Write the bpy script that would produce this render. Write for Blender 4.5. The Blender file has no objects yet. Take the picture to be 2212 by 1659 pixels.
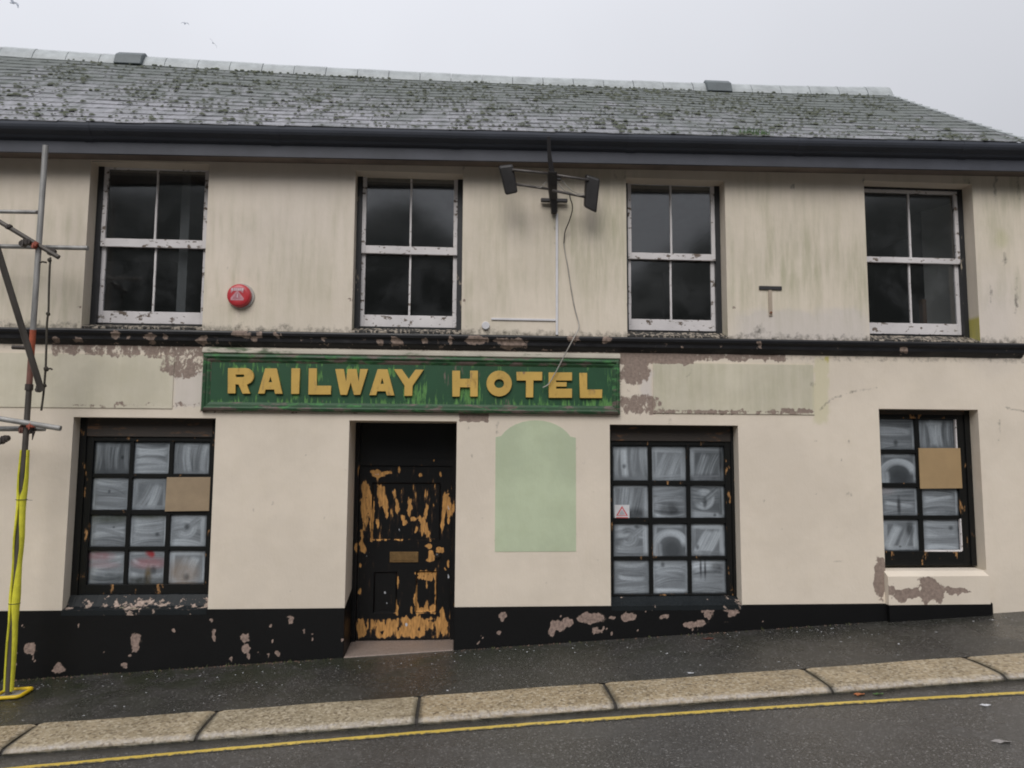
import bpy, bmesh, math, random
import numpy as np
from mathutils import Vector, Matrix

random.seed(7)
RNG = np.random.default_rng(11)
R = math.radians
S = bpy.context.scene
COL = S.collection

# ---------------------------------------------------------------- camera, world, sun, exposure
FOC, CX, CY = 1640.0, 1106.0, 829.5
PITCH, YAW, ROLL = R(5.468), R(4.122), R(0.3185)
CAM = np.array([0.0, -8.4, 2.25])
_f = np.array([math.sin(YAW)*math.cos(PITCH), math.cos(YAW)*math.cos(PITCH), math.sin(PITCH)])
_r = np.array([math.cos(YAW), -math.sin(YAW), 0.0]); _u = np.cross(_r, _f)
_r2 = _r*math.cos(ROLL) + _u*math.sin(ROLL); _u2 = -_r*math.sin(ROLL) + _u*math.cos(ROLL)
VM = np.array([_r2, _u2, _f])
cam = bpy.data.cameras.new('camera'); cam_o = bpy.data.objects.new('camera', cam); COL.objects.link(cam_o)
mw = Matrix.Identity(4)
for i in range(3):
    mw[i][0], mw[i][1], mw[i][2], mw[i][3] = _r2[i], _u2[i], -_f[i], CAM[i]
cam_o.matrix_world = mw
cam.sensor_fit = 'HORIZONTAL'; cam.sensor_width = 36.0; cam.lens = 36.0*FOC/2212.0
cam.clip_start = 0.1; cam.clip_end = 2000
S.camera = cam_o

SUN_EL, SUN_AZ = R(42), R(196)      # soft sun added high behind the viewer to brighten the front wall
world = bpy.data.worlds.new('World'); S.world = world; world.use_nodes = True
wn, wl = world.node_tree.nodes, world.node_tree.links
wn.clear()
w_out = wn.new('ShaderNodeOutputWorld'); w_bg = wn.new('ShaderNodeBackground'); w_bg.inputs['Strength'].default_value = 0.1
sky = wn.new('ShaderNodeTexSky'); sky.sky_type = 'NISHITA'; sky.sun_disc = False
sky.sun_elevation = SUN_EL; sky.sun_rotation = SUN_AZ
w_hs = wn.new('ShaderNodeHueSaturation'); w_hs.inputs['Saturation'].default_value = 0.25
wl.new(sky.outputs[0], w_hs.inputs['Color'])
w_tc = wn.new('ShaderNodeTexCoord'); w_sep = wn.new('ShaderNodeSeparateXYZ'); wl.new(w_tc.outputs['Generated'], w_sep.inputs[0])
w_ramp = wn.new('ShaderNodeMapRange')   # overcast sky: brighter towards the zenith
w_ramp.inputs[1].default_value = 0.0; w_ramp.inputs[2].default_value = 1.0
w_ramp.inputs[3].default_value = 4.35; w_ramp.inputs[4].default_value = 11.5
wl.new(w_sep.outputs[2], w_ramp.inputs[0])
w_no = wn.new('ShaderNodeTexNoise'); w_no.inputs['Scale'].default_value = 1.6; w_no.inputs['Detail'].default_value = 4
wl.new(w_tc.outputs['Generated'], w_no.inputs['Vector'])
w_nr = wn.new('ShaderNodeMapRange'); w_nr.inputs[3].default_value = 0.86; w_nr.inputs[4].default_value = 1.14
wl.new(w_no.outputs['Fac'], w_nr.inputs[0])
w_mul = wn.new('ShaderNodeMath'); w_mul.operation = 'MULTIPLY'; w_side = wn.new('ShaderNodeMapRange'); w_side.inputs[1].default_value = -0.7; w_side.inputs[2].default_value = 0.7; w_side.inputs[3].default_value = 1.08; w_side.inputs[4].default_value = 0.82
wl.new(w_sep.outputs[0], w_side.inputs[0])
w_m0 = wn.new('ShaderNodeMath'); w_m0.operation = 'MULTIPLY'; wl.new(w_ramp.outputs[0], w_m0.inputs[0]); wl.new(w_side.outputs[0], w_m0.inputs[1])
wl.new(w_m0.outputs[0], w_mul.inputs[0]); wl.new(w_nr.outputs[0], w_mul.inputs[1])
w_col = wn.new('ShaderNodeVectorMath'); w_col.operation = 'SCALE'; w_col.inputs[0].default_value = (0.955, 0.975, 1.045)
wl.new(w_mul.outputs[0], w_col.inputs['Scale'])
w_mix = wn.new('ShaderNodeMix'); w_mix.data_type = 'RGBA'; w_mix.inputs[0].default_value = 0.9
wl.new(w_hs.outputs[0], w_mix.inputs[6]); wl.new(w_col.outputs[0], w_mix.inputs[7])
wl.new(w_mix.outputs[2], w_bg.inputs['Color']); wl.new(w_bg.outputs[0], w_out.inputs['Surface'])

sl = bpy.data.lights.new('sun', 'SUN'); sl.energy = 1.5; sl.angle = R(34); sl.color = (1.0, 0.965, 0.92)
so = bpy.data.objects.new('sun', sl); COL.objects.link(so); so.location = (0, -20, 30)
sd = Vector((math.sin(SUN_AZ)*math.cos(SUN_EL), math.cos(SUN_AZ)*math.cos(SUN_EL), math.sin(SUN_EL)))
so.rotation_euler = sd.to_track_quat('Z', 'Y').to_euler()
S.view_settings.view_transform = 'Standard'; S.view_settings.look = 'None'
S.view_settings.exposure = 0.15; S.view_settings.gamma = 1.0; S.view_settings.use_curve_mapping = False
S.cycles.use_denoising = True; S.cycles.filter_width = 1.9
S.cycles.max_bounces = 7; S.cycles.transparent_max_bounces = 8

# ---------------------------------------------------------------- measuring helpers (survey of the facade in metres)
def at(px, py, Y=0.0):
    v = np.array([(px-CX)/FOC, -(py-CY)/FOC, 1.0]) @ VM
    return CAM + v*(Y-CAM[1])/v[1]
def xs(*pp, Y=0.0): return float(np.mean([at(a, b, Y)[0] for a, b in pp]))
def zs(*pp, Y=0.0): return float(np.mean([at(a, b, Y)[2] for a, b in pp]))
def pix(V):
    c = (np.asarray(V)-CAM) @ VM.T
    return CX+FOC*c[:, 0]/c[:, 2], CY-FOC*c[:, 1]/c[:, 2]
GS, GC, G0 = 0.0535, 0.03, 0.1854        # the street climbs to the right, the pavement falls to the kerb
def gz(x, y): return G0 + GS*x + GC*y
def on_ground(px, py, drop=0.0, c=GC):
    v = np.array([(px-CX)/FOC, -(py-CY)/FOC, 1.0]) @ VM
    t = (G0-drop+GS*CAM[0]+c*CAM[1]-CAM[2])/(v[2]-GS*v[0]-c*v[1])
    return CAM+v*t

# ---------------------------------------------------------------- materials
class NB:
    def __init__(s, name):
        m = bpy.data.materials.new(name); m.use_nodes = True; s.m = m
        s.n, s.l = m.node_tree.nodes, m.node_tree.links
        s.b = s.n['Principled BSDF']; s.out = s.n['Material Output']
        s.pos = s.n.new('ShaderNodeNewGeometry').outputs['Position']
    def put(s, sock, v):
        if hasattr(v, 'is_output'): s.l.new(v, sock)
        elif isinstance(v, (tuple, list)) and len(v) == 3 and sock.type == 'RGBA': sock.default_value = (*v, 1)
        else: sock.default_value = v
    def noise(s, scale=5, detail=4, rough=0.55, stretch=(1, 1, 1), off=(0, 0, 0), dist=0.0):
        mp = s.n.new('ShaderNodeMapping'); s.l.new(s.pos, mp.inputs[0])
        mp.inputs['Scale'].default_value = stretch; mp.inputs['Location'].default_value = off
        t = s.n.new('ShaderNodeTexNoise'); s.l.new(mp.outputs[0], t.inputs['Vector'])
        t.inputs['Scale'].default_value = scale; t.inputs['Detail'].default_value = detail
        t.inputs['Roughness'].default_value = rough; t.inputs['Distortion'].default_value = dist
        r_ = s.n.new('ShaderNodeMapRange'); s.l.new(t.outputs['Fac'], r_.inputs[0]); r_.inputs[1].default_value = 0.28; r_.inputs[2].default_value = 0.72
        return r_.outputs[0]
    def vor(s, scale=50, feature='F1'):
        t = s.n.new('ShaderNodeTexVoronoi'); t.feature = feature; s.l.new(s.pos, t.inputs['Vector']); t.inputs['Scale'].default_value = scale
        return t
    def math(s, op, a, b=0.0, c=0.0):
        t = s.n.new('ShaderNodeMath'); t.operation = op
        for i, v in enumerate((a, b, c)): s.put(t.inputs[i], v)
        return t.outputs[0]
    def ramp(s, v, a, b, lo=0.0, hi=1.0, smooth=True):
        t = s.n.new('ShaderNodeMapRange'); t.interpolation_type = 'SMOOTHSTEP' if smooth else 'LINEAR'
        s.put(t.inputs[0], v)
        for i, q in zip((1, 2, 3, 4), (a, b, lo, hi)): s.put(t.inputs[i], q)
        return t.outputs[0]
    def mix(s, fac, a, b, mode='MIX'):
        t = s.n.new('ShaderNodeMix'); t.data_type = 'RGBA'; t.blend_type = mode
        s.put(t.inputs[0], fac); s.put(t.inputs[6], a); s.put(t.inputs[7], b)
        return t.outputs[2]
    def attr(s, name):
        t = s.n.new('ShaderNodeAttribute'); t.attribute_name = name
        return t
    def rand(s): return s.n.new('ShaderNodeObjectInfo').outputs['Random']
    def sep(s, c):
        t = s.n.new('ShaderNodeSeparateColor'); s.l.new(c, t.inputs[0]); return t.outputs
    def set(s, **k):
        for a, v in k.items(): s.put(s.b.inputs[a.replace('_', ' ')], v)
    def bump(s, h, strength=0.3, dist=0.01):
        t = s.n.new('ShaderNodeBump'); t.inputs['Strength'].default_value = strength; t.inputs['Distance'].default_value = dist
        s.put(t.inputs['Height'], h); s.l.new(t.outputs[0], s.b.inputs['Normal'])
        return t

def simple(name, col, rough=0.6, var=0.25, scale=8, metallic=0.0, stretch=(1, 1, 1), bump=0.15, spec=0.5):
    q = NB(name)
    n = q.noise(scale, 5, 0.6, stretch)
    c2 = tuple(c*(1-var) for c in col); c1 = tuple(min(1, c*(1+var)) for c in col)
    q.set(Base_Color=q.mix(n, c2, c1), Roughness=rough, Metallic=metallic)
    q.b.inputs['Specular IOR Level'].default_value = spec
    if bump: q.bump(q.noise(scale*8, 3), bump, 0.004)
    return q.m

def paint(name, coat, under, under2=None, rough=0.4, bias=0.0, amp=0.5, scale=18, stretch=(1, 1, 1), var=0.12, sharp=0.05, bias2=0.0, edge=None, amp2=0.7, spec=0.5):
    """old paint over another surface: attribute 'wear' (and 'wear2') says where it has flaked"""
    q = NB(name)
    n0 = q.noise(3, 4)
    base = q.mix(n0, tuple(c*(1-var) for c in coat), tuple(c*(1+var) for c in coat))
    n = q.noise(scale, 6, 0.62, stretch)
    w = q.attr('wear').outputs['Fac']
    v = q.math('ADD', w, q.math('MULTIPLY_ADD', n, amp, bias-amp*0.5))
    m = q.ramp(v, 0.5-sharp, 0.5+sharp)
    un = q.noise(scale*2.2, 4, 0.6, stretch, (3, 1, 7))
    ucol = q.mix(un, tuple(c*0.5 for c in under), tuple(c*1.35 for c in under))
    if edge: base = q.mix(q.ramp(v, 0.5-sharp-0.16, 0.5-sharp*0.4, 0, 0.85), base, edge)
    col = q.mix(m, base, ucol)
    if under2:
        n2 = q.noise(scale*0.8, 6, 0.65, stretch, (9, 4, 2))
        w2 = q.attr('wear2').outputs['Fac']
        m2 = q.ramp(q.math('ADD', w2, q.math('MULTIPLY_ADD', n2, amp2, bias2-amp2*0.5)), 0.5-sharp, 0.5+sharp)
        col = q.mix(m2, col, q.mix(un, tuple(c*0.7 for c in under2), tuple(c*1.25 for c in under2)))
    q.set(Base_Color=col, Roughness=q.mix(m, (rough,)*3, (0.75,)*3))
    q.b.inputs['Specular IOR Level'].default_value = spec
    h = q.math('MULTIPLY_ADD', m, -1.0, q.math('MULTIPLY', q.noise(60, 3), 0.35))
    q.bump(h, 0.45, 0.003)
    return q.m

def wall_material(name, base, v=1.0):
    q = NB(name)
    big = q.noise(0.7, 5, 0.6); mid = q.noise(5, 5, 0.6)
    streak = q.noise(9, 5, 0.65, (1.0, 1.0, 0.07))
    fine = q.noise(40, 3, 0.6, (1, 1, 0.35))
    xyz = q.n.new('ShaderNodeSeparateXYZ'); q.l.new(q.pos, xyz.inputs[0]); hgt = xyz.outputs[2]
    col = q.mix(q.ramp(big, 0.3, 0.7), tuple(c*(1-0.05*v) for c in base), tuple(c*(1+0.03*v) for c in base))
    col = q.mix(q.ramp(mid, 0.35, 0.85, 0, 0.14*v), col, (base[0]*0.86, base[1]*0.85, base[2]*0.80))
    col = q.mix(q.math('MULTIPLY', q.ramp(streak, 0.55, 0.95, 0, 0.14), q.ramp(hgt, 2.6, 3.8, 0.3, 1.0)), col, (base[0]*0.72, base[1]*0.74, base[2]*0.66))
    mk = q.sep(q.attr('mask').outputs['Color']); m2 = q.sep(q.attr('mask2').outputs['Color'])
    col = q.mix(q.math('MULTIPLY', m2[0], 0.7), col, (0.62, 0.57, 0.55))          # pale repaint
    col = q.mix(q.math('MULTIPLY', m2[1], 0.8), col, (0.60, 0.56, 0.36))          # pale yellow paint
    col = q.mix(q.math('MULTIPLY', m2[2], 0.9), col, (0.50, 0.44, 0.07))          # strong yellow
    gs = q.ramp(q.noise(11, 6, 0.7, (1, 1, 0.10), (5, 0, 0)), 0.15, 0.85)
    col = q.mix(q.math('MULTIPLY', mk[1], q.math('MULTIPLY_ADD', gs, 0.75, 0.25)), col, (0.30, 0.305, 0.17))
    ds = q.noise(20, 6, 0.7, (0.8, 1, 0.7), (0, 0, 4))
    dm = q.ramp(q.math('ADD', mk[2], q.math('MULTIPLY_ADD', ds, 0.7, -0.38)), 0.18, 0.85)
    col = q.mix(dm, col, (0.055, 0.05, 0.04))
    bn = q.noise(13, 7, 0.72, (1, 1, 0.7))
    bm = q.ramp(q.math('ADD', mk[0], q.math('MULTIPLY_ADD', bn, 0.75, -0.40)), 0.44, 0.56)
    col = q.mix(bm, col, q.mix(q.noise(30, 5, 0.7), (0.19, 0.145, 0.12), (0.36, 0.28, 0.235)))
    sp = q.ramp(q.noise(17, 2, 0.5, (1, 1, 0.5), (2, 2, 2)), 1.05, 1.12)
    col = q.mix(q.math('MULTIPLY', sp, 0.5), col, (0.20, 0.17, 0.13))
    q.set(Base_Color=col, Roughness=q.ramp(streak, 0.3, 0.8, 0.62, 0.85))
    q.b.inputs['Specular IOR Level'].default_value = 0.35
    h = q.math('ADD', q.math('MULTIPLY', fine, 0.35), q.math('ADD', q.math('MULTIPLY', mid, 1.0), q.math('MULTIPLY', bm, -1.2)))
    q.bump(h, 0.35, 0.006)
    return q.m

CREAM = (0.735, 0.65, 0.545)
M = {}
M['wall'] = wall_material('cream_render', CREAM)
M['panel'] = wall_material('panel_render', (0.64, 0.59, 0.475), 1.8)
M['pale'] = wall_material('pale_render', (0.62, 0.57, 0.53))
M['plinth'] = paint('black_gloss_plinth', (0.0045, 0.0045, 0.005), (0.30, 0.22, 0.185), rough=0.45, edge=(0.05, 0.04, 0.034), amp=0.55, scale=14, bias=-0.02, spec=0.3)
M['string'] = paint('black_moulding_paint', (0.010, 0.010, 0.012), (0.26, 0.195, 0.16), (0.44, 0.39, 0.33), rough=0.42, amp=0.6, scale=16, stretch=(1, 1, 0.7), bias=0.07, bias2=-0.02, spec=0.4)
M['sillblack'] = paint('black_sill_paint', (0.012, 0.015, 0.017), (0.40, 0.31, 0.26), (0.32, 0.28, 0.2), rough=0.55, amp=0.9, scale=15, bias=0.02, spec=0.25)
M['blackwood'] = paint('black_window_paint', (0.006, 0.0065, 0.0065), (0.36, 0.19, 0.075), rough=0.38, amp=0.7, scale=13, stretch=(1, 1, 0.35), bias=0.02, spec=0.35)
M['headboard'] = paint('brown_black_head_paint', (0.035, 0.027, 0.022), (0.22, 0.105, 0.045), (0.02, 0.05, 0.025), rough=0.6, amp=0.8, scale=7, stretch=(0.6, 1, 2.5), bias=-0.06, bias2=-0.1, sharp=0.2)
M['blackframe'] = paint('grey_black_frame_paint', (0.017, 0.018, 0.021), (0.42, 0.36, 0.28), rough=0.45, amp=0.6, scale=12, stretch=(1, 1, 0.3), bias=0.0)
M['doorwood'] = paint('black_door_paint', (0.0042, 0.0042, 0.0048), (0.52, 0.27, 0.085), (0.50, 0.52, 0.56), rough=0.33, edge=(0.055, 0.032, 0.02), amp=0.95, scale=15, stretch=(1.5, 1, 0.30), bias=-0.06, sharp=0.05, spec=0.4, amp2=0.6, bias2=-0.12)
M['whitewood'] = paint('flaking_white_paint', (0.66, 0.63, 0.63), (0.16, 0.125, 0.10), (0.30, 0.27, 0.24), rough=0.5, amp=0.9, scale=20, stretch=(0.6, 1, 1.0), bias=0.07, amp2=0.8, bias2=0.10)
M['oldsill'] = paint('weathered_sill', (0.36, 0.31, 0.25), (0.03, 0.028, 0.025), (0.5, 0.46, 0.4), rough=0.6, amp=1.3, scale=14, stretch=(2.4, 1, 0.8), bias=0.42, bias2=-0.02)
M['signgreen'] = paint('dark_green_sign_paint', (0.013, 0.070, 0.028), (0.10, 0.25, 0.07), (0.20, 0.145, 0.125), rough=0.5, amp=0.85, scale=17, stretch=(2.2, 1, 0.33), bias=0.07, bias2=-0.03, sharp=0.10, amp2=0.8)
M['framegreen'] = paint('green_frame_paint', (0.016, 0.066, 0.024), (0.055, 0.19, 0.06), (0.125, 0.092, 0.078), rough=0.55, amp=1.0, scale=8, stretch=(0.8, 1, 2.5), bias=0.03, bias2=0.24, sharp=0.14, amp2=1.0)
M['capcream'] = paint('cream_cap_paint', (0.46, 0.42, 0.35), (0.13, 0.16, 0.10), (0.16, 0.11, 0.095), rough=0.6, amp=0.9, scale=5, stretch=(0.7, 1, 2), bias=0.08, bias2=0.06, sharp=0.15)
M['letter'] = paint('mustard_letter_paint', (0.57, 0.365, 0.085), (0.42, 0.25, 0.055), (0.20, 0.12, 0.085), rough=0.5, amp=0.9, scale=12, stretch=(1, 1, 0.5), bias=0.18, bias2=0.14, sharp=0.2, amp2=0.9)
M['greenpatch'] = wall_material('pale_green_patch', (0.50, 0.565, 0.40), 1.9)
M['board'] = simple('hardboard', (0.30, 0.225, 0.145), 0.7, 0.16, 3.5, bump=0.1)
M['board2'] = simple('tan_hardboard', (0.36, 0.245, 0.125), 0.7, 0.10, 3.0, bump=0.1)
M['brass'] = simple('dull_brass', (0.19, 0.115, 0.045), 0.45, 0.25, 20, metallic=0.35)
M['knob'] = simple('dark_knob', (0.02, 0.018, 0.018), 0.3, 0.2, 20)
M['gutter'] = simple('glare_lifted_gutter', (0.046, 0.052, 0.068), 0.72, 0.15, 2, stretch=(1, 1, 4), bump=0.05)  # sky glare lifting the dark eaves to blue-grey is put into this colour
M['fascia'] = paint('glare_lifted_fascia', (0.060, 0.064, 0.080), (0.20, 0.11, 0.085), rough=0.6, amp=0.9, scale=3.0, stretch=(0.8, 1, 1.5), bias=-0.08, var=0.2)  # same glare-lifted blue-grey mixed into the fascia coat
M['soffit'] = simple('brown_soffit', (0.19, 0.155, 0.135), 0.8, 0.3, 2, bump=0.1)
M['galv'] = simple('galvanised_tube', (0.30, 0.295, 0.285), 0.5, 0.4, 9, metallic=0.3, stretch=(1, 1, 0.3))
M['darktube'] = simple('grimy_tube', (0.085, 0.075, 0.066), 0.5, 0.45, 7, metallic=0.3, stretch=(1, 1, 0.3))
M['orange'] = simple('orange_tube_paint', (0.40, 0.09, 0.04), 0.5, 0.3, 10)
M['rusttube'] = simple('rust_red_tube', (0.19, 0.085, 0.065), 0.6, 0.35, 12)
M['rust'] = simple('rust', (0.20, 0.085, 0.04), 0.8, 0.5, 22)
M['coupler'] = simple('dark_coupler_steel', (0.055, 0.045, 0.04), 0.55, 0.4, 30, metallic=0.3)
M['redcoupler'] = simple('red_coupler_paint', (0.30, 0.07, 0.04), 0.55, 0.35, 30)
M['foam'] = simple('yellow_foam', (0.72, 0.68, 0.05), 0.75, 0.18, 12, bump=0.3)
M['yplastic'] = simple('yellow_plastic', (0.68, 0.46, 0.015), 0.45, 0.12, 12)
M['tie'] = simple('black_tie', (0.02, 0.02, 0.018), 0.5, 0.2, 10)
M['rope'] = simple('dark_rope', (0.06, 0.052, 0.04), 0.85, 0.4, 60, bump=0.6)
M['lampgrey'] = simple('black_lamp_casing', (0.022, 0.020, 0.020), 0.42, 0.4, 7)
M['iron'] = paint('old_bracket_paint', (0.030, 0.028, 0.030), (0.16, 0.075, 0.05), rough=0.5, amp=0.8, scale=18, bias=0.02)
M['rod'] = simple('grey_rod', (0.11, 0.10, 0.095), 0.5, 0.35, 14, metallic=0.3)
M['trunking'] = simple('white_plastic', (0.66, 0.65, 0.67), 0.4, 0.12, 6)
M['cable'] = simple('grey_cable', (0.34, 0.32, 0.29), 0.6, 0.45, 3)
M['cabledark'] = simple('dark_cable', (0.05, 0.045, 0.042), 0.6, 0.3, 5)
M['red'] = simple('red_plastic', (0.48, 0.035, 0.045), 0.32, 0.12, 9, bump=0)
M['pinklabel'] = simple('faded_pink_label', (0.50, 0.24, 0.27), 0.4, 0.15, 40, bump=0)
M['whitelabel'] = simple('faded_white_label', (0.62, 0.52, 0.54), 0.4, 0.15, 60, bump=0)
M['greyplastic'] = simple('grey_plastic', (0.42, 0.41, 0.38), 0.5, 0.12, 9)
M['sticker'] = simple('white_sticker', (0.62, 0.62, 0.64), 0.35, 0.08, 20, bump=0)
M['stickred'] = simple('sticker_red', (0.55, 0.10, 0.11), 0.35, 0.1, 20, bump=0)
M['stickgrey'] = simple('sticker_grey', (0.30, 0.29, 0.33), 0.35, 0.1, 20, bump=0)
q = NB('pale_gull_feathers'); _t = q.n.new('ShaderNodeBsdfTranslucent'); _t.inputs[0].default_value = (0.9, 0.92, 0.96, 1); _m = q.n.new('ShaderNodeMixShader'); _m.inputs[0].default_value = 0.6
q.set(Base_Color=(0.8, 0.82, 0.86), Roughness=0.8); q.l.new(q.b.outputs[0], _m.inputs[1]); q.l.new(_t.outputs[0], _m.inputs[2]); q.l.new(_m.outputs[0], q.out.inputs['Surface']); M['gull'] = q.m
M['leafgreen'] = simple('grass_green', (0.055, 0.115, 0.03), 0.6, 0.4, 12)
M['weed'] = simple('weed_green', (0.075, 0.085, 0.03), 0.7, 0.5, 14)
M['deadleaf'] = simple('orange_leaf', (0.36, 0.12, 0.04), 0.6, 0.3, 30)
M['paper'] = simple('wet_paper', (0.55, 0.56, 0.58), 0.5, 0.15, 30)
M['stone'] = simple('granite_step', (0.26, 0.205, 0.175), 0.5, 0.3, 45, bump=0.3)
M['dirt_dark'] = simple('joint_dirt', (0.035, 0.03, 0.025), 0.8, 0.4, 30)
M['mud'] = simple('crumbled_render_dirt', (0.12, 0.075, 0.055), 0.9, 0.5, 25, bump=0.5)
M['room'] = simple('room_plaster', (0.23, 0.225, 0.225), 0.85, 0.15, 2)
M['roompale'] = simple('room_pale_plaster', (0.72, 0.69, 0.66), 0.85, 0.12, 1.5)
M['roomwood'] = simple('room_brown_wood', (0.22, 0.12, 0.07), 0.6, 0.2, 5)
M['jamb'] = simple('near_black_paint', (0.006, 0.006, 0.007), 0.4, 0.2, 8)

def m_glass():
    q = NB('window_glass'); n, l = q.n, q.l
    n.remove(q.b)
    fr = n.new('ShaderNodeFresnel'); geo = n.new('ShaderNodeNewGeometry'); l.new(q.ramp(geo.outputs['Backfacing'], 0, 1, 1.9, 1/1.9, False), fr.inputs['IOR'])   # air to glass on both faces
    gl = n.new('ShaderNodeBsdfGlossy'); gl.inputs['Roughness'].default_value = 0.09
    tr = n.new('ShaderNodeBsdfTransparent'); tr.inputs['Color'].default_value = (0.80, 0.82, 0.83, 1)
    df = n.new('ShaderNodeBsdfDiffuse'); df.inputs['Color'].default_value = (0.22, 0.225, 0.235, 1)
    mx = n.new('ShaderNodeMixShader'); l.new(fr.outputs[0], mx.inputs[0]); l.new(tr.outputs[0], mx.inputs[1]); l.new(gl.outputs[0], mx.inputs[2])
    m2 = n.new('ShaderNodeMixShader'); l.new(q.ramp(q.noise(3, 5, 0.6), 0.3, 0.8, 0.012, 0.06), m2.inputs[0])
    l.new(mx.outputs[0], m2.inputs[1]); l.new(df.outputs[0], m2.inputs[2]); l.new(m2.outputs[0], q.out.inputs['Surface'])
    bp = n.new('ShaderNodeBump'); bp.inputs['Strength'].default_value = 0.03; bp.inputs['Distance'].default_value = 0.02
    l.new(q.noise(1.8, 2), bp.inputs['Height']); l.new(bp.outputs[0], gl.inputs['Normal'])
    return q.m
M['glass'] = m_glass()

def m_wash():
    q = NB('whitewashed_glass')
    c = q.attr('wash').outputs['Color']
    q.set(Base_Color=q.mix(q.ramp(q.noise(120, 3), 0.2, 0.8, 0, 0.18), c, (0.05, 0.055, 0.06)), Roughness=0.12)
    q.b.inputs['Coat Weight'].default_value = 0.0
    return q.m
M['wash'] = m_wash()

def m_slate():
    q = NB('wet_slate')
    rnd = q.math('ADD', q.rand(), q.attr('rnd').outputs['Fac'])
    rnd = q.math('FRACT', rnd)
    n = q.noise(7, 5, 0.6, (1, 1, 1)); fine = q.noise(30, 4, 0.6, (1, 0.4, 0.4))
    col = q.mix(rnd, (0.205, 0.205, 0.225), (0.265, 0.26, 0.285))
    col = q.mix(q.ramp(fine, 0.35, 0.7, 0, 0.5), col, (0.13, 0.13, 0.135))
    # moss thickens towards the ridge and to the right
    xyz = q.n.new('ShaderNodeSeparateXYZ'); q.l.new(q.pos, xyz.inputs[0])
    hz = q.ramp(xyz.outputs[2], 5.8, 7.6, 0.0, 1.0, False); hx = q.ramp(xyz.outputs[0], -4, 5, 0, 1, False)
    d = q.math('ADD', q.math('MULTIPLY', hz, 0.75), q.math('MULTIPLY', hx, 0.30))
    mo = q.ramp(q.math('ADD', q.noise(3.2, 6, 0.72, (1.2, 0.5, 0.5)), d), 0.45, 1.25)
    col = q.mix(q.math('MULTIPLY', mo, 0.85), col, q.mix(n, (0.078, 0.092, 0.082), (0.13, 0.146, 0.13)))
    dk = q.ramp(q.noise(5.5, 5, 0.7, (1.6, 0.45, 0.45), (7, 3, 1)), 0.52, 0.92, 0, 0.75)
    col = q.mix(dk, col, (0.075, 0.08, 0.07))
    q.set(Base_Color=col, Roughness=q.mix(mo, (0.40,)*3, (0.75,)*3))
    q.bump(fine, 0.4, 0.004)
    return q.m
M['slate'] = m_slate()
M['ridge'] = simple('pale_ridge_tile', (0.38, 0.405, 0.41), 0.4, 0.25, 5, bump=0.1)
M['ridgedark'] = simple('dark_ridge_cap', (0.10, 0.118, 0.125), 0.5, 0.2, 8)
M['moss'] = simple('roof_moss', (0.088, 0.097, 0.068), 0.95, 0.35, 14, bump=0.5)

def m_asphalt(name, c, agg, green=False, rough=(0.25, 0.5)):
    q = NB(name)
    v = q.vor(95); vs = q.sep(v.outputs['Color'])
    n = q.noise(1.3, 5, 0.65); n2 = q.noise(60, 4, 0.7)
    col = q.mix(n, tuple(x*0.8 for x in c), tuple(x*1.22 for x in c))
    col = q.mix(q.ramp(vs[0], 0.55, 1.0, 0, agg), col, (0.15, 0.145, 0.14))
    col = q.mix(q.ramp(vs[1], 0.95, 0.97, 0, 0.6), col, (0.30, 0.29, 0.28))
    if green:
        xyz = q.n.new('ShaderNodeSeparateXYZ'); q.l.new(q.pos, xyz.inputs[0])
        a = q.math('MULTIPLY', q.ramp(xyz.outputs[1], -1.3, -0.05, 0.25, 1), q.ramp(xyz.outputs[0], -5, 5, 1.0, 0.25))
        col = q.mix(q.math('MULTIPLY', a, q.ramp(q.noise(2.2, 6, 0.7), 0.3, 0.65)), col, (0.026, 0.03, 0.016))
    if not green:      # silt washed along the kerb
        xyz = q.n.new('ShaderNodeSeparateXYZ'); q.l.new(q.pos, xyz.inputs[0])
        a = q.ramp(q.math('ADD', xyz.outputs[1], q.math('MULTIPLY_ADD', q.noise(5, 4), 0.12, -0.06)), -2.10, -2.00)
        col = q.mix(q.math('MULTIPLY', a, 0.72), col, (0.026, 0.024, 0.02))
    q.set(Base_Color=col, Roughness=q.ramp(n, 0.3, 0.7, rough[0], rough[1]))
    q.b.inputs['Specular IOR Level'].default_value = 0.5
    h = q.math('ADD', q.math('MULTIPLY', v.outputs['Distance'], -1.0), n2)
    q.bump(h, 0.42, 0.006)
    return q.m
M['pavement'] = m_asphalt('wet_pavement_asphalt', (0.038, 0.036, 0.032), 0.18, True, (0.20, 0.42))
M['road'] = m_asphalt('wet_road_asphalt', (0.056, 0.053, 0.050), 0.5, False, (0.16, 0.34))
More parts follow.
